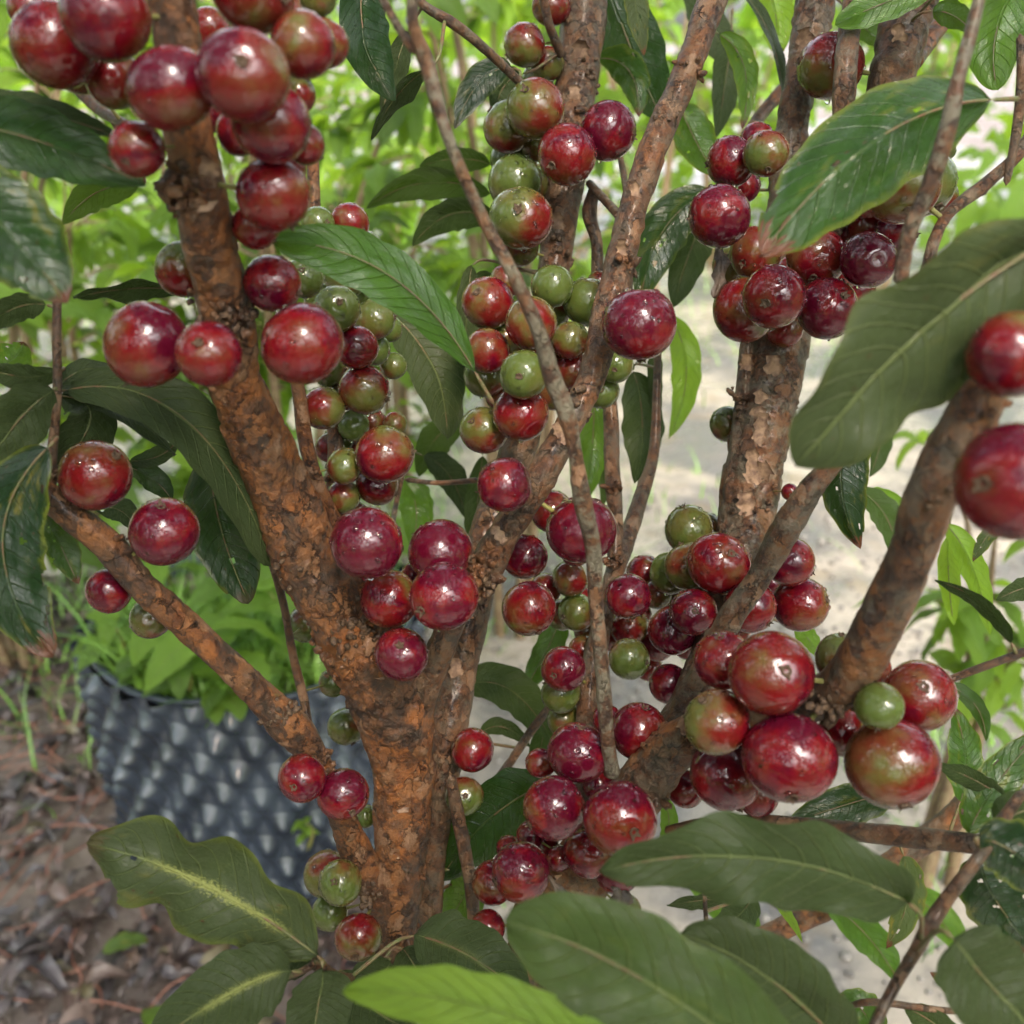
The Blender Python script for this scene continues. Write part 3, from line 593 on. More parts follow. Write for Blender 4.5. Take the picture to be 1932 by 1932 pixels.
# --- leaves
def leaf_arrays(P0, P1, P2, hw, roll=0., fl=.25, frr=.25, wave=.0, curl=.15, nu=36, nv=13, seed=0, view=None, prof=(.62, .8), holes=0, twist=0.):
    c1 = 2 * np.array(P1) - .5 * (np.array(P0) + np.array(P2)); u = np.linspace(0, 1, nu)[:, None]
    C = (1 - u) ** 2 * np.array(P0) + 2 * u * (1 - u) * c1 + u ** 2 * np.array(P2)
    T = np.gradient(C, axis=0); T /= np.linalg.norm(T, axis=1)[:, None]
    Vw = (np.array(view) - C) if view is not None else np.tile([0, 0, 1.], (nu, 1)); Vw /= np.linalg.norm(Vw, axis=1)[:, None]
    Sd = np.cross(T, Vw); Sd /= np.linalg.norm(Sd, axis=1)[:, None] + 1e-9; Nn = np.cross(Sd, T)
    rr = roll + twist * (u - .5); S2 = Sd * np.cos(rr) + Nn * np.sin(rr); N2 = -Sd * np.sin(rr) + Nn * np.cos(rr)
    a, b = prof; uu = u[:, 0]; wd = uu ** a * (1 - uu) ** b; wd = wd / wd.max()
    wd = wd * (1 - .0 * uu); rs = np.random.default_rng(seed)
    v = np.linspace(-1, 1, nv)[None, :]; f = np.where(v < 0, fl, frr)
    ph1, ph2 = rs.uniform(0, 6, 2); k1 = rs.uniform(3.2, 5.5) * pi
    edge = 1 + .035 * np.sin(uu * k1 * 2.2 + ph1) + .02 * np.sin(uu * 41 + ph2) + (wave * .35) * np.sin(uu * k1 * 1.3 + ph2)
    W = (hw * wd * edge)[:, None] * np.abs(v)
    side = np.sign(v) * W * np.cos(f); up = W * np.sin(f) - curl * hw * v ** 2 * (wd[:, None]) + wave * hw * np.abs(v) ** 1.7 * np.sin(uu[:, None] * k1 + np.where(v < 0, ph1, ph2)) * wd[:, None]
    V = C[:, None] + S2[:, None] * side[..., None] + N2[:, None] * up[..., None]
    if nu > 30:
        fr_ = np.abs(((12.5 * uu[:, None] - 2.2 * np.abs(v) ** 1.3) % 1) - .5); q_ = np.exp(-(fr_ / .12) ** 2) * (1 - np.abs(v) ** 4) + 1.6 * np.exp(-(v / .07) ** 2)
        V = V - N2[:, None] * (.018 * hw * wd[:, None] * q_)[..., None]
        V = V + N2[:, None] * (.13 * hw * vnoise(np.stack([uu[:, None] * 4.5 + seed * 1.7 + 0 * v, v * 1.3 + 0 * uu[:, None], 0 * v + 0 * uu[:, None]], -1)))[..., None]
    V = V + N2[:, None] * (.015 * hw * vnoise(np.stack([uu[:, None] * 14 + seed + 0 * v, v * 3 + 0 * uu[:, None], 0 * v + 0 * uu[:, None]], -1)))[..., None]
    UV = np.stack(np.broadcast_arrays(uu[:, None], (v + 1) / 2), -1).reshape(-1, 2)
    return V.reshape(-1, 3), grid_faces(nu, nv), UV, C, N2


LV = []
NL = [0]


def leaf(P0, P1, P2, hw, roll=0., tone=.25, fl=.25, fr=.25, wave=.06, curl=.12, moss=0., sick=0., label=None, prof=(.62, .8), twist=0., pet=True, mat=None):
    """P0 base, P1 middle, P2 tip as (px, py, depth); hw half width in px; roll 180 shows the underside"""
    NL[0] += 1; seed = NL[0]
    a, b, c = at(*P0), at(*P1), at(*P2); h = hw / FPX * P1[2]
    V, F, UV, C, N2 = leaf_arrays(a, b, c, h, R_(roll), fl, fr, wave, curl, 80 if hw > 45 else 44, 23 if hw > 45 else 15, seed, CAM, prof, 0, twist)
    V = V - np.array(a)
    if sick > .25:        # insect holes and a bitten edge
        rs = random.Random(seed * 13); cu = UV[F].mean(1); keep = np.ones(len(F), bool)
        for _ in range(rs.randint(2, 6)):
            hu, hv, hr = rs.uniform(.15, .92), rs.uniform(.05, .95), rs.uniform(.012, .03); keep &= ((cu[:, 0] - hu) / 1.0) ** 2 + ((cu[:, 1] - hv) / 1.6) ** 2 > hr ** 2 * rs.uniform(.6, 1.2)
        hu, hv = rs.uniform(.6, .95), rs.choice((0, 1)); keep &= (cu[:, 0] - hu) ** 2 / .0016 + (cu[:, 1] - hv) ** 2 / .012 > 1
        F = F[keep]
    o = link('leaf', mesh_np('leaf', V, F, UV, mat or LEAF), tree, a - BASE, tone=float(tone), moss=float(moss), sick=float(sick), seed=float(seed * 3.7))
    if label: o['label'] = label
    # raised midrib on the underside
    m = C[:-2] - N2[:-2] * h * .012 - np.array(a); rad = np.linspace(h * .032, h * .008, len(m))
    V, F, UV = tube([(Vector(x), r) for x, r in zip(m[::5], rad[::5])], 6, .004, 0)
    link('midrib', mesh_np('midrib', V, F, UV, PETI), o)
    if pet:
        d, cb, br, bo = near_branch(a); t0 = Vector(C[0] - C[1]).normalized(); rr = max(h * .045, .0007)
        end = Vector(cb) if d < .035 else a + t0 * .014
        mid_ = a + t0 * min(.006, (end - a).length * .5)
        V, F, UV = tube([(a, rr * .8), (mid_.lerp((a + end) / 2, .4), rr), (end, rr * 1.2)], 8, .0015, 0)
        link('petiole', mesh_np('petiole', V - np.array(a), F, UV, PETI), o)
    return o


BIG = (.55, .62)
L = leaf
# upper left and centre
L((895, 700, .36), (735, 520, .345), (515, 455, .33), 56, 172, .52, .25, .1, .04, .1, label='arching green leaf showing its lit underside above the centre fruit', prof=(.7, .55))
L((1872, 188, .33), (1655, 262, .31), (1435, 482, .30), 108, 186, .40, .75, .12, .05, .05, sick=.42, label='large green leaf with brown specks and a nibbled brown tip', prof=BIG)
L((2010, 440, .25), (1745, 620, .252), (1500, 880, .26), 142, 26, .0, .2, .35, .2, .1, label='large dark glossy leaf hanging before the right stems', prof=(.6, .6), sick=.2)
L((-150, 220, .30), (60, 262, .30), (275, 350, .30), 66, 175, .33, .15, .15, .05, .15)
L((-150, 190, .305), (40, 205, .305), (235, 262, .31), 38, 30, .1, .1, .3, .08, .1)
L((-110, 300, .27), (20, 440, .272), (128, 572, .275), 92, 170, .35, .2, .35, .03, .1, sick=.85, label='dull olive leaf with yellow blotches at the left edge')
L((262, 352, .36), (185, 362, .36), (118, 424, .36), 33, 10, .48, .2, .2, .05)
L((345, 548, .36), (245, 545, .355), (138, 562, .35), 42, 55, .06, .2, .4, .14, label='small dark leaf with a wavy rim and shining folds')
L((86, 575, .35), (20, 585, .35), (-60, 640, .35), 32, 30, .08)
L((126, 735, .36), (360, 800, .365), (512, 1070, .40), 62, 28, .02, .35, .15, .03, .1, label='long blackish leaf arching down beside the trunk', prof=(.5, .5))
L((395, 860, .41), (418, 1000, .415), (470, 1138, .42), 66, 165, .16, .3, .15, .05, sick=.3, prof=BIG)
L((90, 845, .33), (5, 1030, .33), (100, 1240, .335), 78, 160, .24, .25, .2, .06, sick=.7, label='olive leaf with a yellowed brown tip low at the left edge', prof=BIG)
L((100, 735, .35), (30, 800, .345), (-40, 900, .34), 58, 20, .04, .3, .2, .05)
L((112, 745, .37), (170, 800, .37), (60, 920, .37), 62, 35, .02, .2, .3, .12)
L((112, 738, .37), (210, 760, .38), (330, 860, .39), 48, 50, .04, .2, .3, .1)
L((110, 728, .36), (170, 697, .365), (250, 715, .37), 24, 40, .06)
L((105, 700, .36), (40, 710, .36), (-40, 690, .36), 30, 30, .08)
L((-30, 710, .38), (20, 680, .38), (45, 645, .38), 38, 170, .6, sick=.9)
L((88, 970, .37), (115, 1030, .37), (148, 1102, .37), 32, 165, .38, sick=.6)
L((245, 870, .42), (300, 860, .42), (335, 830, .42), 20, 20, .1); L((240, 880, .42), (290, 905, .42), (325, 945, .42), 26, 160, .2)
L((180, 960, .42), (230, 965, .42), (260, 1010, .42), 26, 20, .1)
L((420, 860, .43), (378, 790, .43), (330, 715, .43), 46, 170, .55, sick=.2)
L((60, 1010, .42), (55, 950, .42), (20, 890, .42), 30, 30, .1)
L((690, -70, .40), (688, 70, .40), (748, 190, .40), 55, 150, .26, .2, .2)
L((810, 130, .43), (750, 180, .44), (700, 265, .45), 32, 50, .05, .2, .4, .1)
L((770, 60, .45), (745, 130, .45), (720, 215, .45), 30, 40, .04)
L((965, 128, .48), (905, 155, .48), (858, 245, .48), 32, 170, .2, sick=.3)
L((985, 140, .50), (950, 165, .50), (935, 220, .5), 30, 20, .1)
L((1140, -60, .55), (1190, 90, .55), (1255, 235, .55), 64, 160, .28, .2, .3)
L((1190, -50, .50), (1200, 20, .50), (1215, 105, .50), 26, 30, .12, sick=.9)
L((1128, 110, .54), (1188, 135, .54), (1205, 220, .54), 34, 165, .45, sick=.4)
L((1280, 195, .52), (1310, 260, .52), (1352, 335, .52), 40, 170, .55, sick=.6)
L((1358, 65, .52), (1405, 130, .52), (1400, 245, .52), 26, 160, .6, sick=.6)
L((1385, -30, .53), (1450, 60, .53), (1478, 190, .53), 26, 60, .1, .2, .4)
L((1440, -70, .58), (1462, 20, .58), (1470, 110, .58), 36, 170, .95, sick=.6)
L((1380, 60, .60), (1370, 150, .60), (1350, 260, .60), 34, 30, .12)
L((1300, -50, .62), (1345, 60, .62), (1400, 130, .62), 36, 20, .1)
L((1780, -40, .43), (1670, 5, .43), (1575, 45, .43), 34, 165, .6, prof=BIG)
L((1990, -90, .40), (1890, 30, .40), (1882, 170, .40), 62, 168, .6, prof=BIG, label='bright green leaf with fine veins in the upper right corner')
L((1760, 20, .45), (1800, 30, .45), (1835, 60, .45), 26, 160, .5)
L((1600, 20, .52), (1640, 60, .52), (1700, 90, .52), 22, 160, .5)
L((925, 365, .55), (800, 345, .56), (690, 395, .57), 34, 30, .32); L((935, 415, .55), (850, 405, .55), (778, 465, .56), 34, 20, .22)
L((925, 310, .55), (860, 300, .55), (790, 315, .56), 24, 20, .3); L((930, 520, .52), (900, 560, .52), (870, 640, .52), 34, 20, .12)
L((1345, 365, .52), (1255, 430, .52), (1208, 570, .52), 50, 160, .3, sick=.3, prof=BIG); L((1345, 380, .55), (1300, 480, .55), (1270, 580, .55), 42, 30, .14)
L((735, 590, .50), (815, 690, .50), (845, 828, .50), 58, 25, .07, .2, .3, prof=BIG); L((740, 600, .52), (775, 640, .52), (790, 720, .52), 24, 160, .3)
L((890, 500, .5), (880, 600, .5), (875, 720, .5), 28, 30, .12)
L((1262, 595, .60), (1295, 700, .60), (1262, 828, .60), 30, 165, .85, label='narrow bright green leaf hanging beside the round red fruit')
L((1195, 700, .54), (1212, 800, .54), (1197, 912, .54), 42, 20, .14, .25, .2)
L((1240, 650, .54), (1235, 720, .54), (1245, 800, .54), 16, 20, .2)
L((1120, 740, .56), (1118, 840, .56), (1105, 945, .56), 34, 160, .6); L((1115, 760, .58), (1140, 860, .58), (1135, 960, .58), 20, 20, .3)
L((760, 900, .56), (785, 960, .56), (775, 1040, .56), 34, 165, .55); L((800, 860, .58), (850, 900, .58), (880, 980, .58), 30, 20, .1)
L((910, 860, .56), (900, 960, .56), (890, 1040, .56), 28, 20, .2); L((880, 790, .6), (820, 830, .6), (790, 900, .6), 34, 20, .3)
L((1060, 1160, .56), (1030, 1230, .56), (985, 1310, .56), 30, 160, .38)
L((875, 1298, .52), (960, 1300, .52), (1045, 1400, .53), 44, 20, .2, prof=BIG); L((1040, 1350, .54), (1020, 1420, .54), (1030, 1500, .54), 24, 20, .2)
L((905, 1385, .52), (950, 1372, .52), (1000, 1410, .52), 18, 20, .2)
L((1040, 1480, .45), (930, 1540, .46), (830, 1660, .47), 64, 165, .24, .2, .3, prof=BIG); L((905, 1650, .47), (870, 1700, .48), (825, 1780, .49), 42, 165, .45)
L((885, 1640, .50), (850, 1630, .50), (830, 1600, .50), 26, 20, .12)
# bottom left
L((597, 1802, .345), (385, 1668, .34), (163, 1590, .335), 84, 8, .0, .1, .15, .5, .05, moss=1., sick=.3, label='dark wavy-edged leaf with yellow green moss along its midrib', prof=(.5, .52))
L((548, 1832, .335), (440, 1870, .33), (270, 1985, .325), 74, 12, .03, .1, .2, .05, moss=.8, prof=BIG)
L((608, 1828, .345), (600, 1900, .345), (580, 2010, .34), 66, 20, .02, .25, .25, .05, prof=BIG)
L((600, 1815, .37), (540, 1810, .37), (470, 1850, .37), 40, 20, .04)
L((735, 1815, .40), (690, 1880, .39), (600, 1970, .38), 60, 20, .04, .2, .3, .08, moss=.7); L((640, 1835, .38), (700, 1900, .37), (790, 1950, .36), 60, 30, .06)
L((782, 1765, .38), (880, 1800, .37), (1000, 1885, .36), 68, 22, .08, .2, .2, .08, moss=.25, prof=BIG, label='dark glossy leaf across the foot of the trunk')
L((760, 1790, .41), (800, 1850, .40), (850, 1950, .39), 50, 20, .05)
L((1230, 2040, .245), (930, 1905, .245), (648, 1872, .25), 62, 8, .86, .1, .1, .04, .1, label='blurred bright green leaf at the bottom edge', prof=BIG)
L((1560, 2110, .25), (1245, 1868, .25), (952, 1738, .255), 118, 6, .34, .25, .2, .08, .1, sick=.15, label='large blurred green leaf at the bottom centre', prof=(.5, .5))
L((1610, 2000, .29), (1455, 1850, .285), (1285, 1760, .285), 88, 14, .07, .25, .2, .08, prof=BIG)
L((1712, 1702, .285), (1430, 1618, .28), (1130, 1645, .28), 88, 10, .14, .12, .35, .3, .1, label='broad wavy green leaf under the right fruit cluster', prof=(.45, .7))
# bottom right
L((1800, 1772, .27), (1870, 1860, .27), (2010, 2010, .27), 92, 14, .07, .2, .2, .05, prof=(.4, .5)); L((1848, 1580, .30), (1930, 1620, .30), (2040, 1720, .30), 62, 170, .22, sick=.5, prof=BIG)
L((1850, 1620, .34), (1880, 1700, .34), (1960, 1800, .34), 62, 170, .2, sick=.5, prof=BIG); L((1828, 1572, .36), (1880, 1480, .36), (1975, 1370, .36), 42, 168, .45, sick=.6)
L((1885, 1562, .32), (1930, 1530, .32), (2000, 1520, .32), 44, 20, .2); L((1812, 1512, .44), (1822, 1430, .44), (1798, 1332, .44), 34, 165, .5, .1, .1, .2, sick=1.)
L((1898, 1510, .36), (1835, 1470, .36), (1762, 1440, .36), 24, 30, .18); L((1690, 1495, .42), (1590, 1520, .42), (1480, 1560, .42), 42, 165, .25, sick=.4)
L((1705, 1615, .46), (1712, 1700, .46), (1672, 1790, .46), 36, 30, .25, sick=.9, label='green leaf with yellow margins hanging near the lower right branches')
L((1400, 1690, .46), (1330, 1698, .46), (1258, 1708, .46), 26, 50, .1); L((1420, 1690, .48), (1390, 1730, .48), (1330, 1765, .48), 34, 20, .12)
L((1450, 1690, .44), (1485, 1725, .44), (1514, 1778, .44), 11, 30, .9); L((1908, 1212, .36), (1855, 1140, .36), (1763, 1095, .36), 27, 55, .14, label='narrow grey green leaf catching the sky')
L((1622, 785, .38), (1588, 900, .38), (1624, 1035, .385), 50, 165, .22, .3, .3, .04, sick=.6, label='folded grey green leaf with a brown pointed tip hanging by the path')
L((1620, 925, .52), (1675, 980, .52), (1695, 1075, .52), 30, 25, .4); L((1630, 930, .54), (1680, 945, .54), (1730, 985, .54), 18, 160, .8)
L((1785, 990, .52), (1835, 1070, .52), (1868, 1200, .52), 26, 160, .9); L((1790, 1010, .54), (1790, 1090, .54), (1800, 1180, .54), 22, 160, .95)
L((1890, 985, .45), (1860, 1015, .45), (1835, 1060, .45), 16, 20, .2, sick=.7); L((1980, 1100, .42), (1930, 1110, .42), (1880, 1132, .42), 24, 20, .16)
L((1640, 780, .6), (1660, 830, .6), (1640, 900, .6), 30, 40, .3); L((1500, 1185, .5), (1525, 1205, .5), (1550, 1245, .5), 20, 160, .7)
L((1640, 1960, .38), (1630, 1910, .38), (1580, 1880, .38), 40, 170, .5, sick=.5); L((1830, 1990, .36), (1760, 1930, .36), (1705, 1900, .36), 30, 20, .2); L((1850, 1900, .36), (1810, 1870, .36), (1755, 1835, .36), 22, 20, .3, sick=.5)
L((1780, 1290, .48), (1840, 1330, .48), (1860, 1400, .48), 18, 160, .4)
L((1300, 1650, .60), (1380, 1720, .60), (1450, 1830, .60), 40, 165, .6); L((1560, 1700, .55), (1640, 1770, .55), (1700, 1860, .55), 36, 160, .55)
L((1700, 1680, .6), (1770, 1730, .6), (1830, 1830, .6), 34, 160, .6); L((1250, 1500, .5), (1262, 1560, .5), (1240, 1610, .5), 18, 165, .6)

# --- bark flakes, scabs and knots that stand proud
def flake(px, py, z, L_, W_, ang, lift=.5):
    d, c, br, bo = near_branch(at(px, py, z)); p = at(px, py, z); c = Vector(c); n_ = (CAM - c); n_ = (n_ + (p - c) * 1.0).normalized()
    nu, nv = 9, 5; up = UPV.copy(); t = (Quaternion(n_, R_(ang)) @ up); t = (t - n_ * t.dot(n_)).normalized(); s = n_.cross(t); V = []
    for i in range(nu):
        u = i / (nu - 1)
        for j in range(nv):
            v = j / (nv - 1) * 2 - 1; wv = W_ * (.5 + .5 * sin(pi * (u * .8 + .1))) * (1 + .3 * sin(u * 17 + v * 3 + px))
            q = c + n_ * (br * 1.03 - (v * wv) ** 2 / (2 * br) + lift * L_ * u ** 2.2 + .0004 * sin(9 * u + px)) + t * (u - .3) * L_ + s * v * wv
            V.append(q - BASE)
    V = np.array(V); V2 = V - np.array(n_) * .0005
    mb = MB(); F = grid_faces(nu, nv); mb.add(V, F); mb.add(V2, F[:, ::-1])
    ring = [i * nv for i in range(nu)] + [(nu - 1) * nv + j for j in range(1, nv)] + [i * nv + nv - 1 for i in range(nu - 2, -1, -1)] + [j for j in range(nv - 2, 0, -1)]
    k = len(ring); mb.F.append(np.array([[ring[i], ring[(i + 1) % k], ring[(i + 1) % k] + nu * nv, ring[i] + nu * nv] for i in range(k)]))
    link('bark_flake', mb.mesh('bark_flake', FLAKE), tree)


for a in [(1455, 800, .48, .012, .004, 20), (1420, 820, .48, .016, .003, -10), (1470, 905, .475, .012, .005, -60), (1405, 880, .475, .014, .003, 5), (1440, 700, .485, .014, .004, 0), (1440, 960, .47, .012, .004, 12),
          (1470, 760, .48, .012, .003, 30), (1395, 700, .49, .012, .003, -5), (1090, 180, .51, .010, .003, 0), (1060, 420, .5, .011, .003, 8), (1085, 100, .51, .012, .004, -8), (1520, 100, .5, .014, .004, 10),
          (340, 400, .3, .010, .004, 10), (330, 330, .3, .010, .004, -30), (430, 700, .35, .008, .003, 5), (1205, 360, .41, .010, .002, 10), (1175, 470, .41, .008, .002, 0), (1075, 830, .39, .009, .002, 30),
          (965, 1040, .39, .008, .002, 40), (740, 1400, .43, .009, .003, -6), (770, 1520, .44, .010, .003, 4), (735, 1620, .44, .008, .003, 0), (700, 1290, .42, .008, .003, -20), (870, 1280, .465, .012, .003, 0),
          (1300, 1400, .37, .010, .003, 60), (1110, 1640, .40, .010, .004, 30), (1080, 1700, .41, .012, .004, 10), (1700, 60, .46, .012, .003, 10), (1650, 1180, .31, .007, .002, 20)]:
    flake(*a, lift=random.uniform(.12, .4))


def scab(px, py, z, size, n, name='old_flower_scar', seed=0):
    """rough cushion of old fruit stalks and bud scales on the bark"""
    rg = random.Random(seed + px); mb = MB(); c0 = at(px, py, z); d, c, br, bo = near_branch(c0); c = Vector(c); dirn = (c0 - c); dirn = (dirn.normalized() if dirn.length > .002 else Vector((0, 0, 1))) + (CAM - c).normalized() * .8; dirn.normalize()
    for i in range(n):
        dv = (dirn + Vector((rg.gauss(0, .5), rg.gauss(0, .5), rg.gauss(0, .5)))).normalized(); p = c + dv * br * .92 + Vector((rg.gauss(0, 1), rg.gauss(0, 1), rg.gauss(0, 1))) * size * .2
        r = size * rg.uniform(.06, .2); V = blob(p - BASE, dv + Vector((rg.gauss(0, .5), rg.gauss(0, .5), rg.gauss(0, .5))), r, r * rg.uniform(.8, 2.6), 7, 5); V += RNG.normal(0, r * .14, V.shape)
        mb.add(V, grid_faces(5, 7, True))
    o = link(name, mb.mesh(name, CALYX if rg.random() < .35 else BARK), tree, warm=.35, lichen=.2, kind='stuff'); return o


for a in [(445, 600, .33, .012, 46), (475, 620, .33, .010, 30), (285, 340, .30, .012, 40), (310, 370, .30, .010, 26), (900, 1075, .40, .013, 50), (915, 1100, .40, .010, 30), (880, 1050, .40, .009, 26), (930, 1120, .43, .010, 24),
          (620, 1220, .41, .010, 34), (650, 1190, .41, .008, 24), (632, 1255, .42, .007, 20), (700, 1150, .41, .011, 40), (720, 1185, .41, .009, 30), (760, 1180, .41, .010, 24), (545, 1335, .40, .008, 24), (500, 1355, .40, .007, 18),
          (610, 1440, .41, .009, 26), (650, 1560, .43, .008, 20), (655, 1420, .43, .010, 26), (95, 895, .355, .006, 16), (230, 1005, .365, .006, 16), (510, 1060, .40, .008, 22), (1090, 760, .395, .008, 22), (1190, 510, .41, .009, 26), (1150, 860, .45, .007, 18),
          (1065, 480, .5, .009, 24), (1090, 240, .51, .010, 26), (1105, 130, .51, .009, 26), (1015, 700, .48, .014, 34), (1385, 745, .48, .009, 24), (1400, 800, .48, .008, 20), (1490, 960, .46, .008, 20), (1150, 1075, .47, .008, 20), (1240, 1500, .39, .010, 26),
          (1560, 1330, .33, .010, 30), (1230, 1400, .39, .008, 22), (1010, 1700, .40, .010, 26), (960, 1760, .41, .012, 34), (765, 1650, .44, .008, 22), (760, 1790, .45, .012, 34), (725, 1820, .45, .010, 30), (690, 1680, .44, .010, 26), (590, 900, .40, .006, 16),
          (1170, 400, .41, .006, 14), (1250, 240, .42, .006, 16), (1300, 120, .42, .007, 16), (1770, 930, .275, .006, 16), (1860, 800, .27, .008, 20), (1560, 430, .46, .012, 30), (1400, 360, .46, .010, 24), (1380, 1130, .46, .010, 24), (860, 1500, .45, .006, 16), (640, 700, .43, .01, 26), (630, 900, .42, .008, 20), (590, 600, .44, .008, 20)]:
    scab(*a)


# --- unseen crown leaves added above, beside and behind the camera to shade the stems
def leaf_template(k, nu=9, nv=5):
    rs = random.Random(k); P0 = np.array([0, 0, 0.]); P2 = np.array([0, 1., -.16 - .2 * rs.random()]); P1 = np.array([rs.uniform(-.05, .05), .5, .04 + .06 * rs.random()])
    V, F, UV, C, N2 = leaf_arrays(P0, P1, P2, rs.uniform(.17, .24), 0, .3, .3, .12, .15, nu, nv, k, None, (.62, .8)); return V, F, UV


LT = [leaf_template(k) for k in range(8)]
LM = [mesh_np('leaf', V, F, UV, LEAF) for V, F, UV in [leaf_template(k, 17, 7) for k in range(8)]]


def orient(d, upv=(0, 0, 1), tw=0.):
    y = Vector(d).normalized(); x = y.cross(Vector(upv)); x = x.normalized() if x.length > 1e-3 else Vector((1, 0, 0)); z = x.cross(y)
    M = Matrix((x, y, z)).transposed(); return Matrix.Rotation(tw, 3, y) @ M


def crown():
    mb = MB(); rg = random.Random(11)
    n = 0; gap = sd
    while n < 4300:
        d3 = Vector((rg.gauss(0, 1), rg.gauss(0, 1), rg.gauss(0, 1))).normalized() * rg.uniform(.5, 1) ** .5
        p = Vector((0, .35, 1.45)) + Vector((d3.x * 1.0, d3.y * 1.0, d3.z * .8)); r = p - CAM; dz = r.dot(FWD); hy = r.dot(UPV)
        if r.length < .34 or p.z < .75 or vnoise(np.array(p) * 3.1 + 17) < -.35: continue
        if dz > 0 and hy < dz * .60 + .1 and abs(r.x) < dz * .66 + .1: continue       # the view side stays open
        if dz > 0 and hy < 0: continue
        f0 = p - Vector((0, .45, 1.0)); along = f0.dot(gap)
        if along > 0 and (f0 - gap * along).length < .17: continue       # gap cut along the sun direction so light reaches the fruit
        a = rg.uniform(0, 6.28); M = np.array(orient((cos(a), sin(a), rg.uniform(-.9, .3)), (0, 0, 1), rg.uniform(-.6, .6))); V, F, UV = LT[rg.randrange(8)]
        s_ = rg.uniform(.08, .13); mb.add((V * s_) @ M.T + np.array(p - BASE), F, UV); n += 1
    o = link('added_shade_leaves', mb.mesh('added_shade_leaves', LEAF), tree, kind='stuff', tone=.15, moss=0., sick=.1, seed=1.0)
crown()

# ------------------------------------------------------------------ shrubs behind
def shrub(name, x, y, h, spread, nleaf, tone, label, seed, lsize=(.08, .12), zmin=.25, group='leafy shrubs behind the fruit tree', stems=5, lean=0.0, maxparts=230, tlow=.22):
    rg = random.Random(seed); root = link(name, None, None, Vector((x, y, 0)), label=label, category='shrub'); root['group'] = group
    twigs = []; mb = None
    for s in range(stems):
        a = s / stems * 6.28 + rg.uniform(-.4, .4); tip = Vector((cos(a) * spread * rg.uniform(.4, .9) + lean, sin(a) * spread * rg.uniform(.4, .9), h * rg.uniform(.8, 1.05)))
        b0 = Vector((cos(a) * .03, sin(a) * .03, -.03)); mid = b0.lerp(tip, .5) + Vector((-cos(a) * .05, -sin(a) * .05, .08)); mb = MB()
        V, F, UV = tube([(b0, .011), (mid, .008), (tip, .002)], 8, .02, .05); mb.add(V, F, UV)
        for k in range(9):
            t = rg.uniform(tlow, 1) if k else 1.0; p = (b0.lerp(mid, t * 2) if t < .5 else mid.lerp(tip, t * 2 - 1)); aa = rg.uniform(0, 6.28); ln = spread * rg.uniform(.35, .8)
            e = p + Vector((cos(aa) * ln, sin(aa) * ln, rg.uniform(-.05, .55) * ln)); m2 = p.lerp(e, .5) + Vector((0, 0, .03))
            V, F, UV = tube([(p, .0035), (m2, .0025), (e, .0012)], 5, .03, 0); mb.add(V, F, UV); twigs.append((p, m2, e))
        link('stem', mb.mesh('stem', TWIGM), root)
    loose = MB(); cnt = 0
    for i in range(nleaf):
        p, m2, e = rg.choice(twigs); t = rg.uniform(.1, 1); q = p.lerp(e, t) + Vector((0, 0, .03 * (1 - abs(2 * t - 1)))); d = (e - p).normalized(); sgn = rg.choice((-1, 1)); sdv = d.cross(Vector((0, 0, 1)))
        dirv = d * rg.uniform(.2, .8) + sdv * sgn * rg.uniform(.3, 1) + Vector((0, 0, rg.uniform(-.75, .15))); s_ = rg.uniform(*lsize); wq = q + Vector((x, y, 0)); r = wq - CAM
        dz = r.dot(FWD); inv = dz > .2 and abs(r.x) < dz * .53 and abs(r.dot(UPV)) < dz * .53
        M = orient(dirv, (0, 0, 1), rg.uniform(-.7, .7)); k = rg.randrange(8)
        if inv and cnt < maxparts:
            o = link('leaf', LM[k], root, q, tone=float(min(1, max(0, tone + rg.gauss(0, .16)))), moss=0., sick=float(max(0, rg.gauss(0, .2))), seed=rg.uniform(0, 99))
            o.rotation_euler = M.to_euler(); o.scale = (s_, s_, s_); cnt += 1
        else:
            V, F, UV = LT[k]; loose.add((V * s_) @ np.array(M).T + np.array(q), F, UV)
    if loose.n: link('foliage', loose.mesh('foliage', LEAF), root, kind='stuff', tone=float(tone), moss=0., sick=.1, seed=float(seed))
    return root


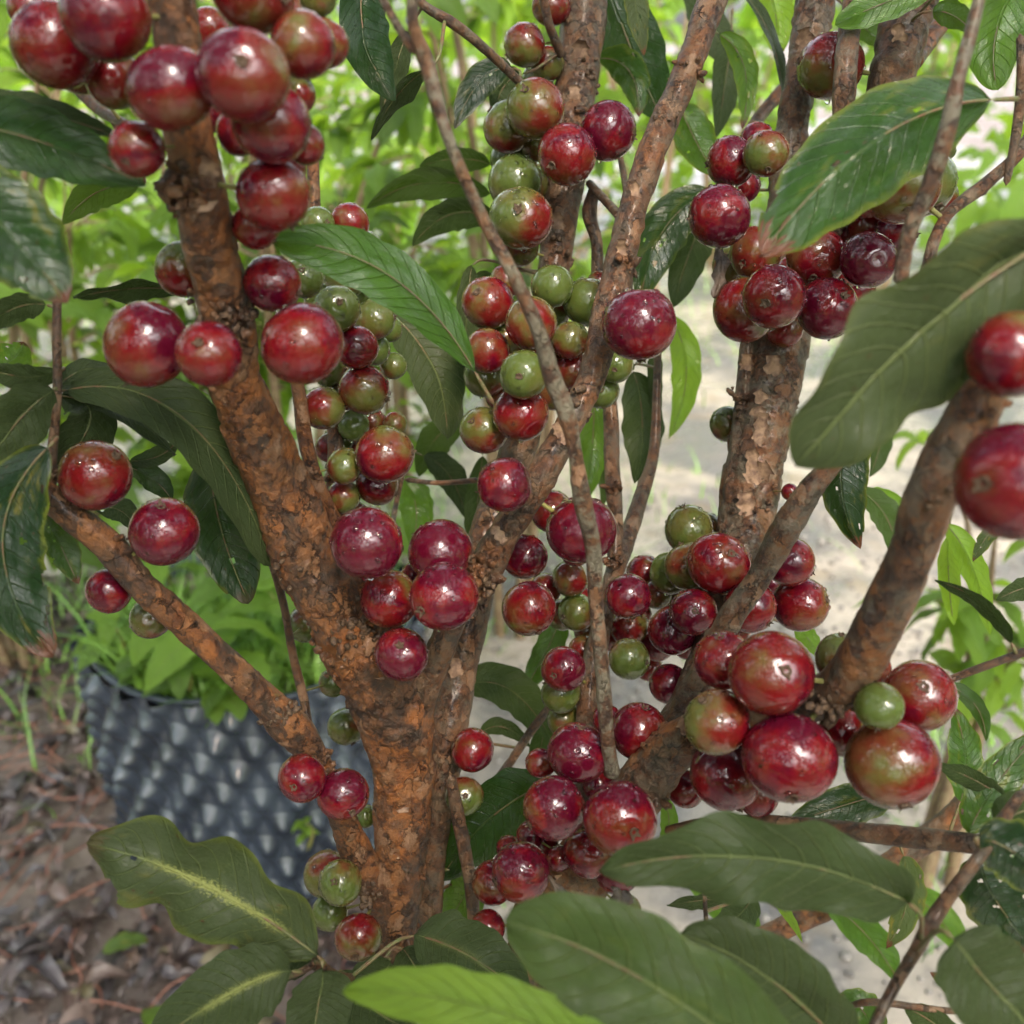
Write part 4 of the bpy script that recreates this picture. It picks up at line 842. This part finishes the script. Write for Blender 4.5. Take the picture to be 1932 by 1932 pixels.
SH = [
    ('shrub', -.98, 1.75, 1.45, .42, 420, .80, 'bright green shrub behind the branch at the left edge', 1, .22), ('shrub', -.48, 1.95, 1.5, .42, 420, .78, 'fresh green shrub behind the upper part of the main trunk', 2, .28),
    ('shrub', .0, 1.85, 1.5, .34, 300, .76, 'leafy shrub behind the pale twig at the top centre', 3, .38), ('shrub', .62, 4.7, 2.2, .62, 320, .85, 'light green shrub between the forked limb and the tan stem', 4, .3),
    ('shrub', 1.75, 4.9, 2.3, .62, 320, .82, 'bright shrub behind the big speckled leaf', 5, .3), ('shrub', 1.5, 2.3, 1.7, .32, 260, .74, 'shrub in the gap at the right edge above the big dark leaf', 6, .5),
    ('shrub', -1.6, 2.9, 1.7, .6, 300, .85, 'distant shrub in the upper left corner', 7, .3), ('shrub', -.9, 3.5, 1.9, .6, 300, .88, 'distant yellowish shrub left of the top centre', 8, .3),
    ('shrub', -.05, 4.0, 1.9, .6, 300, .88, 'distant pale shrub seen beyond the top centre leaves', 9, .3), ('shrub', 1.1, 5.6, 2.4, .8, 300, .88, 'distant shrub beyond the head of the path', 10, .3),
    ('shrub', 2.5, 4.2, 2.0, .6, 300, .82, 'distant shrub at the far right behind the path', 11, .3),
    ('shrub', -1.05, 2.35, .95, .3, 200, .8, 'waist-low shrub beyond the soil at the far left', 31, .2), ('shrub', -.30, 2.5, .92, .3, 200, .8, 'low dense shrub beyond the pot behind the main trunk', 32, .2), ('shrub', -.62, 2.0, .8, .22, 150, .78, 'low shrub just behind the black pot', 33, .2), ('shrub', .08, 2.9, .8, .3, 180, .82, 'low shrub at the near end of the earth behind the dark stem', 34, .2),
]
for s in SH: shrub(*s[:-1], lsize=(.08, .12) if s[2] < 3 else (.12, .17), tlow=s[-1])
shrub('shrub', .62, 1.15, .62, .16, 80, .82, 'small bright shrub by the path behind the thick slanting branch', 21, (.05, .09), stems=3, group='leafy shrubs behind the fruit tree')


def treeline():
    mb = MB(); rg = random.Random(5)
    for i in range(10500):
        a = rg.uniform(-1.15, 1.15) if i < 5200 else rg.uniform(1.15, 5.13); d = rg.uniform(5.5, 9) if i < 5200 else rg.uniform(2.6, 6); x = sin(a) * d; y = cos(a) * d; z = rg.uniform(0, 3.4) * rg.uniform(.35, 1); s_ = rg.uniform(.16, .34)  # later leaves ring the sides and rear, unseen, added to block low sky
        M = np.array(orient((rg.gauss(0, 1), rg.gauss(0, 1), rg.uniform(-1, .3)), (0, 0, 1), rg.uniform(-1, 1))); V, F, UV = LT[rg.randrange(8)]; mb.add((V * s_) @ M.T + np.array([x, y, z]), F, UV)
    link('far_foliage_and_sky_screen', mb.mesh('far_foliage_and_sky_screen', LEAF), None, kind='stuff', label='distant pale green foliage behind the shrubs, with an unseen ring added to block low sky', category='foliage', tone=.85, moss=0., sick=.1, seed=3.0)
treeline()

# ------------------------------------------------------------------ the dimpled black pot and what grows in it
PX, PY, PH = -.38, 1.31, .38
def pot():
    root = link('plant_pot', None, None, Vector((PX, PY, 0)), label='round black plastic pot with a dimpled air-pruning wall', category='pot')
    nz, na = 176, 560; z = np.linspace(0, PH, nz); a = np.arange(na) / na * 2 * pi; Z, A = np.meshgrid(z, a, indexing='ij')
    n_cone = 32; row = PH / 9.0; Zs = Z + A * row * 8 / (2 * pi); ri = np.floor(Zs / row); cu = (A * n_cone / (2 * pi) + .5 * (ri % 2)) % 1 - .5; cv = (Zs / row) % 1 - .5
    jit = vnoise(np.stack([np.floor(A * n_cone / (2 * pi) + .5 * (ri % 2)) * 3.3, ri * 5.7, ri * 0], -1))
    bump = np.exp(-((cu / .33) ** 2 + (cv / .33) ** 2)) * (1 + .25 * jit); Rr = .222 + .014 * Z / PH + .024 * bump + .004 * vnoise(np.stack([A * 3, Z * 9, Z * 0], -1)) + .004 * np.cos(Zs / row * 2 * pi)
    V = np.stack([Rr * np.cos(A), Rr * np.sin(A), Z], -1).reshape(-1, 3); V = V + 0; link('pot_wall', mesh_np('pot_wall', V, grid_faces(nz, na, True), None, PLASTIC), root)
    prof = [(.235, PH - .004), (.236, PH), (.234, PH + .001), (.228, PH + .001), (.224, PH), (.222, PH - .05)]
    V = np.array([[r * cos(t), r * sin(t), zz + .003 * sin(7 * t)] for r, zz in prof for t in np.linspace(0, 2 * pi, 96, endpoint=False)]); link('rim', mesh_np('rim', V, grid_faces(len(prof), 96, True), None, PLASTIC), root)
    rr = np.linspace(0, .224, 16); V = np.array([[r * cos(t), r * sin(t), PH - .03] for r in rr for t in np.linspace(0, 2 * pi, 48, endpoint=False)]); V[:, 2] += .008 * vnoise(V * 60) + .01 * vnoise(V * 17)
    link('potting_soil', mesh_np('potting_soil', V, grid_faces(16, 48, True), None, SOIL), root)
pot()


def plant(x, y, z0, h, n, tone, label, seed, ls=(.06, .1), spread=.1, cat='plant', name='weed', group='leafy weeds growing in the black pot'):
    rg = random.Random(seed); root = link(name, None, None, Vector((x, y, z0)), label=label, category=cat); root['group'] = group; a0 = rg.uniform(0, 6)
    tip = Vector((rg.uniform(-.4, .4) * spread, rg.uniform(-.4, .4) * spread, h)); V, F, UV = tube([(Vector((0, 0, -.02)), .0028), (tip * .5 + Vector((.01, 0, 0)), .0022), (tip, .001)], 6, .01, 0)
    link('stem', mesh_np('stem', V, F, UV, STALK), root)
    for i in range(n):
        t = (i + 1) / n; a = a0 + i * 2.4; q = tip * t; s_ = rg.uniform(*ls); o = link('leaf', LM[i % 8], root, q, tone=float(min(1, tone + rg.gauss(0, .08))), moss=0., sick=0., seed=rg.uniform(0, 50))
        o.rotation_euler = orient((cos(a), sin(a), rg.uniform(-.35, .35)), (0, 0, 1), rg.uniform(-.3, .3)).to_euler(); o.scale = (s_ * 1.5, s_, s_)
    return root


PT = PH - .03
for i, a in enumerate([-2.75, -2.45, -2.15, -1.85, -1.6, -1.3, -1.0, -.7]):
    plant(PX + .20 * cos(a), PY + .20 * sin(a), PT, [.05, .09, .06, .10, .05, .08, .06, .1][i], [6, 7, 5, 8][i % 4], .66, ['small weed leaning over the left edge of the black pot', 'weed at the left front rim with upright shoots', 'low weed spilling over the front left rim of the pot', 'weed with drooping leaves in front of the pot centre', 'short weed on the front rim below the side branch', 'weed at the front right rim of the pot', 'low weed at the right rim beside the trunk', 'weed at the right edge of the pot behind the trunk'][i], 80 + i, (.035, .06))
for i, (dx, dy, h, n, lab) in enumerate([(-.10, -.14, .10, 7, 'broad leaved weed at the front left rim of the black pot'), (.02, -.18, .12, 8, 'weed with large pale leaves drooping over the front rim of the black pot'), (.10, -.12, .14, 8, 'weed in the black pot just below the orange side branch'),
                                         (-.02, -.02, .20, 10, 'taller weed at the middle of the black pot'), (.16, -.02, .17, 9, 'bright weed at the right of the black pot near the main trunk'), (-.14, .05, .18, 8, 'weed at the back left of the black pot'),
                                         (.05, .12, .24, 10, 'tallest weed at the back of the black pot'), (.17, .12, .22, 9, 'weed at the back right of the black pot')]):
    plant(PX + dx, PY + dy, PT, h, n, .78, lab, 40 + i, (.06, .10))
plant(PX + .10, PY - .232, .155, .04, 7, .85, 'tiny bright seedling sprouting from the dimpled pot wall', 60, (.012, .022), .05, 'seedling', 'seedling', 'seedling on the pot wall')


def grass(name, cx, cy, sx, sy, n, hmin, hmax, z0, label, seed, avoid=None):
    mb = MB(); rg = random.Random(seed)
    for i in range(n):
        x, y = rg.gauss(cx, sx), rg.gauss(cy, sy)
        if avoid and avoid(x, y): continue
        h = rg.uniform(hmin, hmax); a = rg.uniform(0, 6.28); b = rg.uniform(.2, 1.1) * h; w = rg.uniform(.0012, .003); V = []
        for k in range(5):
            u = k / 4; c = Vector((x + cos(a) * b * u * u, y + sin(a) * b * u * u, z0 + h * (u - .25 * u * u))); wd = w * (1 - u ** 2) + .0002; V += [c + Vector((-sin(a), cos(a), 0)) * wd, c - Vector((-sin(a), cos(a), 0)) * wd]
        mb.add(np.array(V), grid_faces(5, 2))
    link(name, mb.mesh(name, GRASS), None, kind='stuff', label=label, category='grass')


grass('grass', PX, PY - .10, .13, .10, 1900, .05, .13, PT, 'thin grass growing among the weeds in the pot', 3, lambda x, y: (x - PX) ** 2 + (y - PY) ** 2 > .222 ** 2)
grass('grass', -.80, 1.75, .16, .2, 260, .03, .14, -.01, 'wispy green grass on the soil left of the black pot', 4, lambda x, y: (x - PX) ** 2 + (y - PY) ** 2 < .25 ** 2)
grass('grass', .9, 4.2, 1.6, .5, 900, .05, .2, 0, 'soft grass at the far end of the path', 5)
grass('grass', -.35, 2.2, .5, .3, 900, .04, .14, 0, 'grass under the shrubs behind the pot', 6)
grass('grass', .75, 1.3, .10, .16, 240, .03, .09, .01, 'grass tuft on the right verge of the path', 8)
grass('grass', -.08, .80, .05, .12, 260, .02, .05, -.01, 'short grass at the foot of the tree', 9)


# ------------------------------------------------------------------ litter on the soil
def litter():
    mb = MB(); rg = random.Random(8)
    for i in range(6500):
        x = rg.uniform(-1.6, -.10); y = rg.uniform(.25, 2.3)
        if (x - PX) ** 2 + (y - PY) ** 2 < .25 ** 2: continue
        if vnoise(np.array([x * 4.1, y * 4.1, .5])) < -.32 and rg.random() < .75: continue
        V, F, UV = LT[rg.randrange(8)]; V = V.copy(); V[:, 2] *= rg.uniform(.4, 1.9); V[:, 0] *= rg.uniform(.7, 1.3); s_ = rg.uniform(.014, .062)
        V[:, 2] += rg.uniform(-.2, .3) * (V[:, 0] * 4) ** 2; a = rg.uniform(0, 6.28); M = np.array(orient((cos(a), sin(a), rg.uniform(-.3, .35)), (0, 0, 1), rg.uniform(-.6, .6)))
        mb.add((V * s_) @ M.T + np.array([x, y, rg.uniform(.0, .016)]), F, UV)
    link('leaf_litter', mb.mesh('leaf_litter', LITTER), None, kind='stuff', label='dark wet fallen leaves strewn over the soil beside the pot', category='leaf litter')
    mb = MB()
    for i in range(420):
        x = rg.uniform(-1.4, -.12); y = rg.uniform(.3, 1.9)
        if (x - PX) ** 2 + (y - PY) ** 2 < .26 ** 2: continue
        a = rg.uniform(0, 6.28); Ln = rg.uniform(.05, .2); P = []
        p = Vector((x, y, .012)); 
        for k in range(5): P.append((p.copy(), rg.uniform(.0008, .0017))); a += rg.gauss(0, .5); p += Vector((cos(a), sin(a), rg.gauss(0, .12))) * Ln / 4; p.z = max(.008, min(.035, p.z))
        V, F, UV = tube(P, 5, .008, 0); mb.add(V, F, UV)
    link('fallen_twigs', mb.mesh('fallen_twigs', ROOT), None, kind='stuff', label='reddish rootlets and thin fallen twigs on the soil', category='twigs')
    mb = MB()
    for i in range(2600):
        x = rg.uniform(-.15, 1.3); y = rg.uniform(.2, 2.6) ** 1.0; r = rg.uniform(.002, .0075) * (1.6 if rg.random() < .06 else 1); V = blob((x, y, .014), (rg.gauss(0, .2), rg.gauss(0, .2), 1), r, r * rg.uniform(.4, .8), 7, 4); mb.add(V, grid_faces(4, 7, True))
    link('gravel', mb.mesh('gravel', STONE), None, kind='stuff', label='small pale grit scattered on the wet path', category='gravel')
litter()


def dead_leaf(p0, p1, p2, hw, label, name='dead_leaf', curl=.8, roll=30., mat=None, **kw):
    a, b, c = at(*p0), at(*p1), at(*p2); h = hw / FPX * p1[2]
    V, F, UV, C, N2 = leaf_arrays(a, b, c, h, R_(roll), .5, .6, .35, curl, 30, 13, int(p0[0]), CAM, (.5, .5)); V = np.vstack([V]) - np.array(a)
    o = link(name, mesh_np(name, V, F, UV, mat or DEAD), None, a, label=label, category='leaf', **kw); return o


dead_leaf((1355, 455, .445), (1362, 510, .44), (1345, 562, .435), 18, 'curled black dead leaf caught under the dark fruit of the right cluster')
dead_leaf((1160, 1640, .385), (1175, 1700, .38), (1160, 1745, .38), 26, 'grey brown curled dead leaf lodged below the bottom fruit cluster')
dead_leaf((1035, 1650, .375), (1070, 1690, .37), (1130, 1712, .375), 10, 'narrow shrivelled leaf strip lying on the stem beside the lowest red fruit', roll=10.)
def on_ground(x, y, L_, a, label, tone, sick, seed, mat=None):
    k = seed % 8; o = link('fallen_leaf', mesh_np('fallen_leaf', *leaf_template(k, 17, 7), mat or LEAF), None, Vector((x, y, .03)), label=label, category='leaf', tone=tone, moss=0., sick=sick, seed=float(seed))
    o.rotation_euler = orient((cos(a), sin(a), .1), (0, 0, 1), .2).to_euler(); o.scale = (L_ * 1.2, L_, L_); o['group'] = 'freshly fallen leaves on the litter'
on_ground(-.42, .86, .075, 2.2, 'yellow green fallen leaf lying on the litter below the pot', .8, .9, 3)
on_ground(-.55, 1.0, .06, .4, 'small greenish fallen leaf on the soil at the foot of the pot', .6, .8, 4)

print('objects', len(bpy.data.objects), 'tris', sum(len(o.data.polygons) * 2 for o in bpy.data.objects if o.type == 'MESH'))
